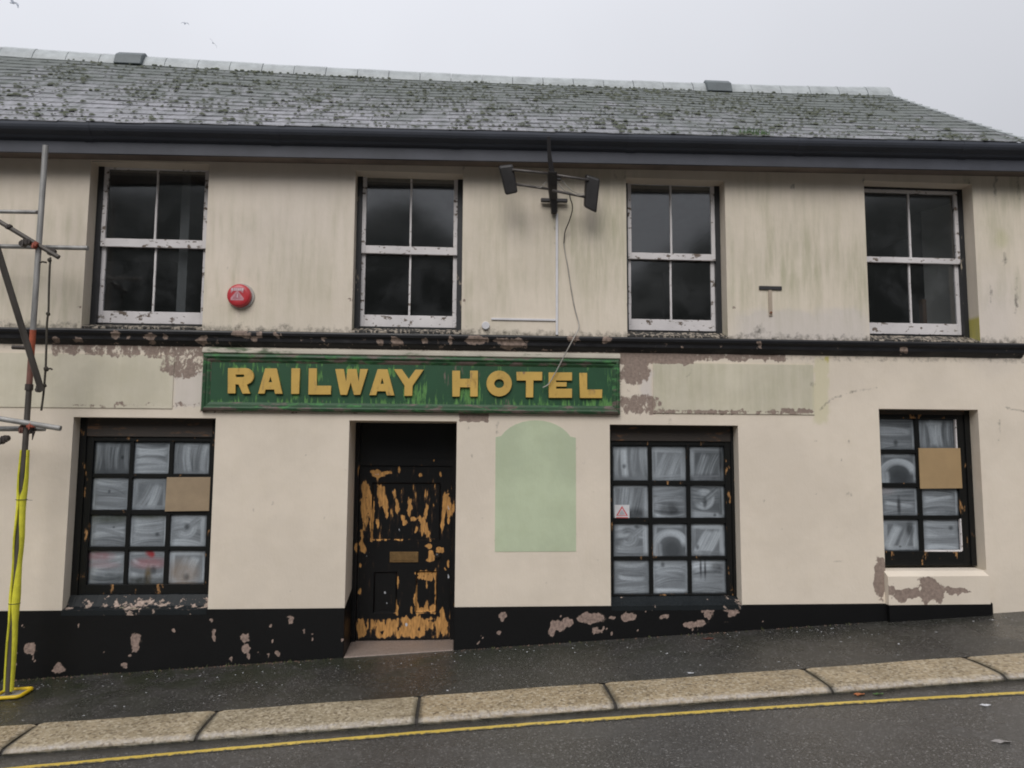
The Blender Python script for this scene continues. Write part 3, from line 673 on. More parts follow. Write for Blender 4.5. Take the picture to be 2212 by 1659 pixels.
for a, b in segs:
    V, F = grid_xz(np.concatenate([lin(a, max(a, -5.4)+1e-4, 0.3) if a < -5.4 else [a], lin(max(a, -5.4), b, 0.018)]), lin(-0.75, ZP, 0.02), -0.022)
    top = V[:, 2] > ZP-1e-4
    V[:, 2] += np.where(top, 0.006*(vnoise(V[:, 0]*3, V[:, 0]*0, 5)-0.5)-0.0045*(V[:, 0]/5), 0)
    mm = MB(); mm.add(V, F)
    wv = chips(V)
    mm.add([(a, -0.022, ZP-0.012), (b, -0.022, ZP-0.012), (b, 0.0, ZP), (a, 0.0, ZP)], [(0, 1, 2, 3)])
    mm.add([(b, -0.022, -0.75), (b, 0.0, -0.75), (b, 0.0, ZP), (b, -0.022, ZP-0.01)], [(0, 1, 2, 3)])
    mm.build('plinth', M['plinth'], hotel, attrs={'wear': np.concatenate([wv, np.zeros(8)])}, fix=False)

# string course: a heavy black moulding, flaking
sc_r = xs((2209, 744))
prof = [(0.0, 0.006), (-0.055, 0.0), (-0.095, -0.012), (-0.102, -0.028), (-0.098, -0.055), (-0.080, -0.072), (-0.072, -0.088), (-0.070, -0.118), (-0.052, -0.135), (-0.035, -0.150), (-0.018, -0.165), (0.0, -0.172)]
xq = np.concatenate([lin(WX0, -5.4, 0.3), lin(-5.37, sc_r, 0.03)])
V, W1, W2 = [], [], []
for i, x in enumerate(xq):
    e = max(0.0, (x-(sc_r-0.10))/0.10)
    for j, (y, z) in enumerate(prof):
        k = 1.0 if j < 6 else 1-e*0.0
        lowcut = 0.012*(vnoise(np.array([x*4]), np.array([j*0.2]), 8)[0]-0.5) if 0 < j < 11 else 0
        V.append((min(x, sc_r-0.0-(0.5*abs(z) if e > 0.99 else 0)), y*(1.0)+lowcut, ZS+z+lowcut*0.5+0.001*x))
V = np.array(V); px, py = pix(V); k = len(prof)
jj = np.tile(np.arange(k), len(xq))
qx, qy = warp(px, py, 8, 8, 95)
w1 = np.where(jj >= 5, 0.16, 0.0)+0.26*sig(vnoise(px/30, py/12, 31)*2-0.9)*np.where(px < 1500, 1.0, 0.35)
w2 = np.where((jj <= 4) & (jj >= 1), 0.10, 0)*(px < 1560)
for c in [(250, 722, 10, 9), (320, 727, 8, 7), (330, 730, 6, 12), (355, 728, 6, 7), (435, 735, 13, 9), (520, 722, 22, 8), (548, 733, 8, 8), (855, 738, 10, 9), (972, 735, 6, 12), (1030, 735, 24, 10), (1110, 742, 30, 12), (1085, 736, 20, 8), (1952, 758, 9, 7), (1640, 745, 6, 8), (700, 735, 4, 8), (120, 735, 8, 7), (560, 724, 8, 5), (600, 725, 10, 5), (1310, 735, 10, 5), (1240, 732, 14, 6), (170, 735, 8, 6), (820, 740, 6, 6), (915, 738, 5, 8)]:
    w1 = np.maximum(w1, blob(qx, qy, *c, 0.8)*0.85)
F = [(i*k+j, i*k+j+1, (i+1)*k+j+1, (i+1)*k+j) for i in range(len(xq)-1) for j in range(k-1)]
mm = MB(); mm.add(V, F); mm.add([tuple(v) for v in V[-k:]], [tuple(range(k))])
mm.build('string_course', M['string'], hotel, attrs={'wear': np.concatenate([w1, np.zeros(k)]), 'wear2': np.concatenate([w2, np.zeros(k)])}, fix=False)

# fascia panels left and right of the sign
def slab(name, mat, x0, x1, z0, z1, y0, extra=None):
    V, F = grid_xz(lin(x0, x1, 0.035), lin(z0, z1, 0.03), y0)
    mm = MB(); mm.add(V, F); n = len(V)
    a, b = wall_masks(V)
    if extra: extra(V, a, b)
    E = [(x0, y0, z0), (x1, y0, z0), (x1, y0, z1), (x0, y0, z1), (x0, 0, z0), (x1, 0, z0), (x1, 0, z1), (x0, 0, z1)]
    mm.add(E, [(0, 4, 5, 1), (1, 5, 6, 2), (2, 6, 7, 3), (3, 7, 4, 0)])
    z8 = np.zeros((8, 3))
    return mm.build(name, mat, hotel, attrs={'mask': np.vstack([a, z8]), 'mask2': np.vstack([b, z8])}, fix=False)
slab('fascia_panel', M['panel'], xs((1411, 840)), xs((1757, 840)), zs((1580, 894)), zs((1580, 786)), -0.012)
slab('fascia_panel', M['panel'], WX0+0.2, xs((374, 840)), zs((200, 881)), zs((200, 765)), -0.010)
# painted green patch where a board once hung
gx0, gx1, gzb, gzs, gzt = xs((1070, 1050)), xs((1244, 1050)), zs((1157, 1191.5)), zs((1157, 945)), zs((1157, 908))
poly = [(gx0, gzb), (gx1, gzb), (gx1, gzs), (gx1-0.055, gzs+0.012)]
for i in range(13):
    a = R(26+(154-26)*i/12)
    poly.append(((gx0+gx1)/2+math.cos(a)*0.43, gzs+(gzt-gzs)*(math.sin(a)-math.sin(R(26)))/(1-math.sin(R(26)))*0.94+0.012))
poly += [(gx0+0.055, gzs+0.012), (gx0, gzs)]
mm = MB(); mm.prism_y(poly, -0.0035, 0.0)
mm.build('painted_patch', M['greenpatch'], hotel)['label'] = 'pale green painted patch with arched top'
# flat rust-stained strip left of an old pipe bracket
tb = empty('pipe_bracket', at(1663, 655), 'rusty T-shaped pipe bracket stuck on the wall right of the third upper window', 'bracket')
mm = MB(); a, b = at(1639, 618), at(1688, 627); mm.box((a[0], -0.018, b[2]), (b[0], -0.001, a[2])); mm.build('cross_bar', M['iron'], tb, bevel=0.003)
mm = MB(); a, b = at(1659, 627), at(1668, 683); mm.box((a[0], -0.014, b[2]), (b[0], -0.001, a[2])); mm.build('strap', paint('rust_stained_strap', (0.40, 0.33, 0.26), (0.20, 0.09, 0.045), rough=0.7, amp=0.9, scale=14, bias=0.25), tb, bevel=0.002)
mm = MB(); c = at(1664, 676); mm.tube([(c[0], -0.03, c[2]), (c[0], -0.01, c[2])], 0.014, 8); mm.build('bolt', M['rust'], tb)

# ---------------------------------------------------------------- eaves and roof
def zg(x): return 5.825+0.0148*x              # gutter lip: the old eaves climb a little to the right
RX0, RX1 = -8.6, 6.585
EY, RY = -0.385, 2.5
def zr(x): return 7.835+0.0021*(x-1)**2   # sagging ridge
def roofp(x, t, up=0.0):                        # t: 0 eaves, 1 ridge
    e = np.array([x, EY, zg(x)-0.035]); r_ = np.array([x, RY, zr(x)])
    d = r_-e; nrm = np.array([0, -d[2], d[1]])/math.hypot(d[1], d[2])
    sag = 0.02*math.sin(x*0.9)*math.sin(t*PI)
    return e+d*t+nrm*(up+sag)
GX = WX1-0.02
EO, EZ = -0.07, -0.028              # how far the fascia and gutter stand out
mm = MB()
nx = 120
for i in range(nx):
    xa, xb = WX0+(GX-WX0)*i/nx, WX0+(GX-WX0)*(i+1)/nx
    mm.add([(xa, -0.20+EO, zg(xa)-0.292+EZ), (xb, -0.20+EO, zg(xb)-0.292+EZ), (xb, -0.20+EO, zg(xb)-0.02), (xa, -0.20+EO, zg(xa)-0.02)], [(0, 1, 2, 3)])
    mm.add([(xa, -0.20+EO, zg(xa)-0.292+EZ), (xb, -0.20+EO, zg(xb)-0.292+EZ), (xb, -0.17+EO, zg(xb)-0.292+EZ), (xa, -0.17+EO, zg(xa)-0.292+EZ)], [(0, 3, 2, 1)])
V = np.array(mm.v); px, py = pix(V)
fw = np.zeros(len(px))
for c in [(432, 316, 16, 5), (620, 327, 25, 8), (1720, 345, 22, 5), (1000, 330, 12, 6), (1400, 338, 8, 6)]: fw = np.maximum(fw, blob(px, py, *c, 0.8))
mm.build('fascia_board', M['fascia'], hotel, attrs={'wear': fw}, fix=False)
mm = MB(); mm.add([(WX0, -0.17+EO, zg(WX0)-0.300), (GX, -0.17+EO, zg(GX)-0.300), (GX, 0.0, zg(GX)-0.285), (WX0, 0.0, zg(WX0)-0.285)], [(0, 3, 2, 1)])
mm.add([(WX0, -0.17+EO, zg(WX0)-0.262), (GX, -0.17+EO, zg(GX)-0.262), (GX, -0.17+EO, zg(GX)-0.03), (WX0, -0.17+EO, zg(WX0)-0.03), (GX, -0.33, zg(GX)-0.05), (WX0, -0.33, zg(WX0)-0.05), (GX, 0.02, zg(GX)-0.02), (WX0, 0.02, zg(WX0)-0.02), (GX, 0.02, zg(GX)-0.3), (WX0, 0.02, zg(WX0)-0.3)], [(0, 1, 2, 3), (3, 2, 4, 5), (3, 2, 6, 7), (7, 6, 8, 9)])
mm.build('soffit', M['soffit'], hotel, fix=False)
# half-round gutter with joints
full = [(EO-0.340, 0.0), (EO-0.342, -0.030), (EO-0.334, -0.055), (EO-0.318, -0.078), (EO-0.290, -0.096), (EO-0.262, -0.112), (EO-0.240, -0.134), (EO-0.204, -0.150), (EO-0.203, 0.0), (EO-0.212, 0.0), (EO-0.214, -0.10), (EO-0.30, -0.075), (EO-0.326, -0.03), (EO-0.330, 0.0)]
mm = MB(); mm.prism_x(full, WX0, GX, zg(WX0)-0.012+EZ, zg(GX)-0.012+EZ)
gut = mm.build('gutter', M['gutter'], hotel, smooth=False)
for x in (-5.9, -3.95, -2.0, -0.05, 1.9, 3.85, 5.8):
    mm = MB(); big = [(EO-0.272+(y-EO+0.272)*1.05, z*1.05) for y, z in full]
    mm.prism_x(big, x-0.05, x+0.05, zg(x-.05)-0.012+EZ, zg(x+.05)-0.012+EZ); mm.build('gutter_union', M['gutter'], gut)

roof = empty('roof', (0, 1.1, 6.9), parent=hotel)
mm = MB()
for i in range(40):
    xa, xb = RX0+(RX1-RX0)*i/40, RX0+(RX1-RX0)*(i+1)/40
    for j in range(6):
        mm.add([roofp(xa, j/6, -0.035), roofp(xb, j/6, -0.035), roofp(xb, (j+1)/6, -0.035), roofp(xa, (j+1)/6, -0.035)], [(0, 1, 2, 3)])
mm.add([(RX0, RY, 7.83), (RX1, RY, 7.83), (RX1, 5.5, 5.7), (RX0, 5.5, 5.7)], [(0, 1, 2, 3)])
mm.build('roof_deck', simple('slate_underlayer', (0.15, 0.155, 0.15), 0.8), roof, fix=False)
GAUGE, SW = 0.208, 0.292
slope = 3.55; NC = 17
def slate_mesh(k):
    rr = random.Random(k)
    w, l, t = SW-0.004, 0.40, 0.006
    j = lambda s=0.004: rr.uniform(-s, s)
    v = [(-w/2+j(), 0+j(0.007), 0), (w/2+j(), 0+j(0.007), 0), (w/2, l, 0), (-w/2, l, 0),
         (-w/2+j(), 0.004+j(0.007), t), (w/2+j(), 0.004+j(0.007), t), (w/2, l, t*0.6), (-w/2, l, t*0.6)]
    me = bpy.data.meshes.new('slate')
    me.from_pydata(v, [], [(0, 3, 2, 1), (4, 5, 6, 7), (0, 1, 5, 4), (1, 2, 6, 5), (2, 3, 7, 6), (3, 0, 4, 7)])
    me.materials.append(M['slate']); return me
SM = [slate_mesh(k) for k in range(8)]
field = MB(); frnd = []
count = 0
for c in range(NC):
    t0 = (c*GAUGE-0.02)/slope
    n = int((RX1-RX0)/SW)+2
    for i in range(n):
        x = RX1-(i+0.5 - (0.5 if c % 2 else 0))*SW
        if x-SW/2 < RX0: continue
        half = x+SW/2 > RX1+0.02
        p0, p1 = roofp(x, t0), roofp(x, t0+0.08)
        ey = Vector(p1-p0).normalized(); q0, q1 = roofp(x-0.1, t0), roofp(x+0.1, t0)
        ex = Vector(q1-q0).normalized(); ez = ex.cross(ey).normalized(); ex = ey.cross(ez)
        lift = 0.005+random.uniform(-0.0015, 0.002); rot = random.gauss(0, 0.006)
        tilt = 0.034+random.gauss(0, 0.004)
        Mx = Matrix.Identity(4)
        for r_ in range(3): Mx[r_][0], Mx[r_][1], Mx[r_][2] = ex[r_], ey[r_], ez[r_]
        Mx = Mx @ Matrix.Rotation(-tilt, 4, 'X') @ Matrix.Rotation(rot, 4, 'Z')
        pos = Vector(p0)+ez*(0.012+lift)+ey*random.uniform(-0.008, 0.008)
        if half: pos -= ex*0.0; 
        me = SM[random.randrange(8)]
        inview = x > -5.3
        if count < 299 and inview and not half:
            o = bpy.data.objects.new('slate', me); COL.objects.link(o)
            o.parent = roof; Mx.translation = pos-Vector(WL['roof']); o.matrix_local = Mx
            count += 1
        else:
            Mx.translation = pos
            if half:
                vv = [Mx @ Vector((v.co.x*0.5-SW*0.25, v.co.y, v.co.z)) for v in me.vertices]
            else: vv = [Mx @ v.co for v in me.vertices]
            field.add(vv, [tuple(f.vertices) for f in me.polygons]); frnd += [random.random()]*8
fo = field.build('slate_field', M['slate'], roof, attrs={'rnd': frnd}, fix=False); fo['kind'] = 'stuff'
# verge slates edging the gable
mm = MB()
for c in range(NC):
    a, b = roofp(RX1-0.02, c*GAUGE/slope, 0.035), roofp(RX1-0.02, (c*GAUGE+0.25)/slope, 0.022)
    mm.hexa([a+(-0.03, 0, -0.05), a+(0.05, 0, -0.05), b+(0.05, 0, -0.05), b+(-0.03, 0, -0.05), a+(-0.03, 0, 0.0), a+(0.05, 0, 0.0), b+(0.05, 0, 0), b+(-0.03, 0, 0)])
mm.build('verge', M['ridge'], roof)
# ridge tiles
x = RX1+0.03; i = 0
while x > RX0:
    ln = 0.455 if i else 0.40
    xa = x-ln+0.008
    pa, pb = zr(xa), zr(x)
    pr_ = [(RY-.185, -.118), (RY-.155, -.035), (RY-.105, .050), (RY-.045, .095), (RY+.045, .095), (RY+.105, .050), (RY+.155, -.035), (RY+.185, -.118)]
    mm = MB(); dz = random.uniform(-0.006, 0.006)
    mm.prism_x(pr_, xa, x, pa+dz, pb+dz); mm.build('ridge_tile', M['ridge'], roof)
    x -= ln; i += 1
for (pxa, pxb, py) in [(262, 320, 128), (1518, 1570, 188)]:
    a, b = at(pxa, py, RY), at(pxb, py, RY)
    z = zr((a[0]+b[0])/2)
    mm = MB(); mm.prism_x([(RY-0.25, -0.13), (RY-0.20, 0.03), (RY-0.09, 0.116), (RY+0.09, 0.116), (RY+0.20, 0.03), (RY+0.25, -0.13)], a[0], b[0], z, z)
    mm.build('ridge_vent', M['ridgedark'], roof, bevel=0.01)['label'] = 'dark raised ridge vent'
# moss cushions
mm = MB()
def cushion(p, ex, ey, ez, r):
    n = 6; o = []
    for k in range(n): o.append(p+(ex*math.cos(2*PI*k/n)*r*1.15+ey*math.sin(2*PI*k/n)*r*0.8)*random.uniform(0.7, 1.2)-ez*0.004)
    o2 = [p+(q_-p)*0.55+ez*r*0.28*random.uniform(0.7, 1.2) for q_ in o]
    mm.add([tuple(v) for v in o+o2+[p+ez*r*0.34]], [(k, (k+1) % n, n+(k+1) % n, n+k) for k in range(n)]+[(n+k, n+(k+1) % n, 2*n) for k in range(n)])
clus = [(random.uniform(-5.6, 6.3), random.random()) for _ in range(420)]
for _ in range(3400):
    cx_, ct_ = random.choice(clus)
    x = cx_+random.gauss(0, 0.16); t = ct_+random.gauss(0, 0.035)
    c = int(t*NC)
    t = (c*GAUGE+random.uniform(-0.02, 0.035)+(random.uniform(0, 0.18) if random.random() < 0.35 else 0))/slope
    if not (RX0 < x < RX1-0.05 and -0.004 < t < 0.97): continue
    p = Vector(roofp(x, t, 0.034)); ey = (Vector(roofp(x, t+0.02))-Vector(roofp(x, t))).normalized(); ex = Vector((1, 0, 0)); ez = ex.cross(ey)
    cushion(p, ex, ey, ez, random.uniform(0.010, 0.026) if random.random() < 0.92 else random.uniform(0.026, 0.045))
mo = mm.build('moss', M['moss'], roof, smooth=True, fix=False); mo['kind'] = 'stuff'

# ---------------------------------------------------------------- windows
def noise_attr(mb, seed, lo=0.0, hi=0.25, sc=6):
    V = np.array(mb.v); return lo+(hi-lo)*vnoise(V[:, 0]*sc+50, V[:, 2]*sc+50, seed)
def bar_box(mb, x0, x1, y0, y1, z0, z1, n=1):   # a timber piece cut into short lengths so its wear varies
    L_ = max(x1-x0, z1-z0); k = max(1, int(L_/0.06))
    hor = (x1-x0) >= (z1-z0)
    V = []
    for i in range(k+1):
        t = i/k; w = random.uniform(-0.0012, 0.0012)
        if hor: V += [(x0+(x1-x0)*t, y0, z0+w), (x0+(x1-x0)*t, y1, z0+w), (x0+(x1-x0)*t, y1, z1+w), (x0+(x1-x0)*t, y0, z1+w)]
        else: V += [(x0+w, y0, z0+(z1-z0)*t), (x0+w, y1, z0+(z1-z0)*t), (x1+w, y1, z0+(z1-z0)*t), (x1+w, y0, z0+(z1-z0)*t)]
    F = [(i*4+a, i*4+(a+1) % 4, (i+1)*4+(a+1) % 4, (i+1)*4+a) for i in range(k) for a in range(4)]+[(0, 1, 2, 3), (k*4+3, k*4+2, k*4+1, k*4)]
    mb.add(V, F)
def wmesh(name, mat, parent, mb, seed, lo, hi, lo2=0.0, hi2=0.2):
    return mb.build(name, mat, parent, attrs={'wear': noise_attr(mb, seed, lo, hi), 'wear2': noise_attr(mb, seed+5, lo2, hi2, 9)}, bevel=0.003)

def upper_window(i, w):
    x0, x1, z0, z1 = w['x0'], w['x1'], w['z0'], w['z1']
    y = D_UP
    win = empty('upper_window', ((x0+x1)/2, y, z0), parent=hotel)
    pm = (x0+x1)/2; pxm = float(pix(np.array([[pm, 0.2, 4.5]]))[0][0])
    zt = zs((pxm, w['gt']), Y=y+.03)+0.03; zm0, zm1 = zs((pxm, w['mr'][1]), Y=y+.02)+.004, zs((pxm, w['mr'][0]), Y=y+.02)-.008
    zb0, zb1 = zs((pxm, w['br'][1]), Y=y+.05), zs((pxm, w['br'][0]), Y=y+.05)
    b = 0.06
    mb = MB()                                   # dark box frame
    bar_box(mb, x0-0.02, x0+b, y, y+0.13, z0-0.02, z1+0.02); bar_box(mb, x1-b, x1+0.02, y, y+0.13, z0-0.02, z1+0.02)
    bar_box(mb, x0+b, x1-b, y+0.002, y+0.12, zt+0.028, z1+0.02)
    wmesh('box_frame', M['blackframe'], win, mb, 40+i, 0.0, 0.50)
    sx0, sx1, st = x0+b-0.004, x1-b+0.004, 0.048
    cx = xs(*w['cx'], Y=y+.05)
    def sash(name, ya, yb, za, zb, bot, top, lo):
        mb = MB()
        bar_box(mb, sx0, sx0+st, ya, yb, za, zb); bar_box(mb, sx1-st, sx1, ya, yb, za, zb)
        bar_box(mb, sx0+st, sx1-st, ya+0.002, yb-0.002, za, za+bot); bar_box(mb, sx0+st, sx1-st, ya+0.002, yb-0.002, zb-top, zb)
        s_ = wmesh(name, M['whitewood'], win, mb, 60+i*3+(1 if ya > y+.04 else 0), lo, lo+0.40)
        mb = MB(); bar_box(mb, cx-0.011, cx+0.011, ya+0.004, yb-0.006, za+bot-0.001, zb-top+0.001); wmesh('glazing_bar', M['whitewood'], win, mb, 77+i, 0.0, 0.3)
        for a, c in ((sx0+st-0.006, cx-0.009), (cx+0.009, sx1-st+0.006)):
            mb = MB(); yy = (ya+yb)/2+random.uniform(-.003, .003); tl = random.uniform(-0.004, 0.004); tv = random.uniform(-0.004, 0.004)
            mb.hexa([(a, yy-tl-tv, za+bot-.006), (c, yy+tl-tv, za+bot-.006), (c, yy+tl-tv+.004, za+bot-.006), (a, yy-tl-tv+.004, za+bot-.006),
                     (a, yy-tl+tv, zb-top+.006), (c, yy+tl+tv, zb-top+.006), (c, yy+tl+tv+.004, zb-top+.006), (a, yy-tl+tv+.004, zb-top+.006)])
            mb.build('pane', M['glass'], win)
        return s_
    sash('upper_sash', y+0.012, y+0.052, zm0, zt+0.03, zm1-zm0, 0.04, 0.02)
    sash('lower_sash', y+0.058, y+0.098, zb0, zm1-0.004, zb1-zb0, 0.045, 0.02)
    mb = MB()                                   # weathered sloping sill
    xx = lin(x0+0.002, x1-0.002, 0.04); n = len(xx)
    V = []
    for x in xx:
        h = random.uniform(-0.006, 0.006)
        V += [(x, -0.01, z0+0.004), (x, -0.012+random.uniform(-.006, .004), z0+0.026+h*0.5), (x, y+0.01, max(z0+0.05, zb0-0.028)+h*0.3), (x, y+0.06, max(z0+0.055, zb0-0.022))]
    F = [(k*4+j, (k+1)*4+j, (k+1)*4+j+1, k*4+j+1) for k in range(n-1) for j in range(3)]
    mb.add(V, F)
    wmesh('sill', M['oldsill'], win, mb, 90+i, 0.0, 0.3)
    mb = MB(); mb.box((x0, y+0.03, z0+0.0), (x1, y+0.09, zb0-0.004)); mb.build('sill_gap', M['jamb'], win)
    return win
wins = [upper_window(i, w) for i, w in enumerate(U)]

# whitewash: brush strokes dragged over each pane
def wash_pane(seed, style, cov=0.5, tint=None):
    g = np.random.default_rng(seed); N_ = 64
    u, v = np.meshgrid(np.linspace(0, 1, N_), np.linspace(0, 1, N_), indexing='ij')
    val = cov*0.45+0.10*vnoise(u*3+seed, v*3, seed)
    def lay(s_, t_, wd, a, lvl):
        """s along 0..1, t across in -1..1: a loaded brush that runs dry, with fine bristle marks"""
        nonlocal val
        o1, o2, sd_ = g.uniform(0, 50), g.uniform(0, 50), int(g.integers(1e6))
        br = 0.55*vnoise(t_*wd*26+o1, s_*0.9+o2, sd_, 2)+0.45*vnoise(t_*wd*60+o2, s_*1.4+o1, sd_+5, 2)
        wob = 0.25*(vnoise(s_*4+o1, s_*0+o2, sd_+9, 2)-.5)
        mask = np.clip((1-np.abs(t_+wob))*2.2, 0, 1)*np.clip(s_*7, 0, 1)*np.clip((1-s_)*7, 0, 1)*a
        dry = 1-0.45*np.clip(s_, 0, 1)*g.uniform(0.2, 1)
        val = val*(1-mask)+mask*np.clip(lvl*dry+(br-0.5)*0.62, 0.02, 1)
    def line(x0, y0, x1, y1, wd, a=0.8, lvl=0.6, bow=0.0):
        dx, dy = x1-x0, y1-y0; ln = math.hypot(dx, dy); ex, ey = dx/ln, dy/ln
        s_ = ((u-x0)*ex+(v-y0)*ey)/ln; t_ = (-(u-x0)*ey+(v-y0)*ex-bow*4*s_*(1-s_))/wd
        lay(s_, t_, wd, a, lvl)
    def arc(cx, cy, r, a0, a1, wd, a=0.8, lvl=0.6):
        an = np.arctan2(v-cy, u-cx); an = np.where(an < a0-0.2, an+2*PI, an)
        lay((an-a0)/(a1-a0), (np.hypot(u-cx, v-cy)-r)/wd, wd, a, lvl)
    lv = lambda: g.uniform(0.38, 0.86)*(0.60+0.62*cov)
    J = lambda q_=.05: g.uniform(-q_, q_)
    if style == 'h':
        ys2 = [.12, .33, .55, .76, .90]; g.shuffle(ys2)
        for y_ in ys2: line(.03+J(.03), y_+J(), .97+J(.03), y_+J(.09), g.uniform(.10, .17), .85, lv(), J(.09))
        line(.1, .5+J(.2), .9, .5+J(.2), .07, .7, lv()+.1, J(.1))
    elif style == 'v':
        xs2 = [.13, .36, .60, .86]; g.shuffle(xs2)
        for x_ in xs2: line(x_+J(), .97, x_+J(.08), g.uniform(0.02, .12), g.uniform(.10, .16), .85, lv(), J(.06))
        if g.random() < .6: line(.3, .9, .68, .88, .10, .7, lv())
    elif style == 'd':
        line(.10, .98, .10, .02, .10, .8, lv()); line(.90, .02, .90, .98, .09, .8, lv()); line(.05, .90, .95, .88, .11, .8, lv())
        line(.22+J(), .04, .55+J(), .80, .15, .85, lv(), J(.05)); line(.48+J(), .05, .78+J(), .80, .15, .85, lv()+.08, J(.05)); line(.1, .10, .9, .12+J(), .10, .7, lv())
    elif style == 'arch':
        line(.08, .02, .10, .98, .08, .8, lv()); line(.92, .02, .92, .98, .06, .8, lv()); line(.1, .92, .9, .9, .10, .7, lv())
        arc(.52, .30, .40, -0.1, PI+0.1, .13, .9, lv()+.12); line(.20, .0, .19, .42, .13, .85, lv())
        val = val*(1-.55*np.clip(1.5-np.hypot((u-.56)/.30, (v-.20)/.34), 0, 1))
    elif style == 'swirl':
        for y_ in (.85, .62, .3, .1): line(.04, y_+J(), .96, y_-.06+J(), .13, .8, lv(), J(.12))
        line(.88, .95, .90, .05, .09, .8, lv()); arc(.42, .56, .20, -2.9, 2.6, .12, .9, lv()+.05); line(.36, .46, .84, .88, .11, .8, lv()+.05)
    elif style == 'vv':
        line(.10, .0, .20, 1, .11, .85, lv()); line(.38, 1, .26, 0.0, .11, .85, lv()); line(.44, 0.1, .56, 1, .13, .85, lv()+.1)
        line(.58, 0.1, .78, 1.0, .12, .85, lv()); line(.9, 0, .9, 1, .11, .8, lv()); line(.05, .93, .95, .95, .07, .6, lv())
    # an edge the brush missed, a border stroke, drips and wiped spots
    if g.random() < 0.75:
        line(.04, .03, .04, .97, .05, .7, lv()); line(.96, .03, .96, .97, .05, .7, lv())
        if g.random() < .6: line(.05, .96, .95, .96, .05, .7, lv())
    for k in range(g.integers(0, 2)):
        a, b = g.uniform(.15, .85), g.uniform(.05, .9); r_ = g.uniform(.03, .07)
        val = val*(1-0.6*np.clip(1.4-np.hypot((u-a)/r_, (v-b)/(r_*g.uniform(.7, 1.8))), 0, 1))
    edge = np.minimum(np.minimum(u, 1-u), np.minimum(v, 1-v))
    ragged = 0.03+0.05*vnoise(u*6, v*6, seed+3)
    val = val*np.clip((edge-0.006)/ragged, 0.12, 1)
    top = np.clip((v-0.86)/0.14, 0, 1); val = val*(1-0.25*top)
    val = np.clip(val*1.12, 0.0, 1.0)
    dark, lite = np.array([0.014, 0.017, 0.020]), np.array([0.70, 0.77, 0.84])
    c = dark+(lite-dark)*(val**1.15)[..., None]
    if tint:
        for (a, b, ra, rb, colr, s_) in tint:
            k = (np.clip(1.5-np.hypot((u-a)/ra, (v-b)/rb)*1.1, 0, 1)*s_*(0.55+0.6*vnoise(u*7, v*3, seed+9)))[..., None]; k = np.clip(k, 0, 1)
            c = c*(1-k)+np.array(colr)*k
    return N_, c.reshape(-1, 3)
def pane_mesh(win, x0, x1, z0, z1, y, seed, style, cov, tint=None, tl=0.0):
    N_, c = wash_pane(seed, style, cov, tint)
    V = [(x0+(x1-x0)*i/(N_-1), y+tl*(i/(N_-1)-.5), z0+(z1-z0)*j/(N_-1)) for i in range(N_) for j in range(N_)]
    F = [(i*N_+j, (i+1)*N_+j, (i+1)*N_+j+1, i*N_+j+1) for i in range(N_-1) for j in range(N_-1)]
    mb = MB(); mb.add(V, F); return mb.build('pane', M['wash'], win, attrs={'wash': c}, fix=False)
RED, PINK, OCHRE, TAN = (0.34, 0.03, 0.035), (0.33, 0.16, 0.18), (0.12, 0.075, 0.012), (0.27, 0.21, 0.16)
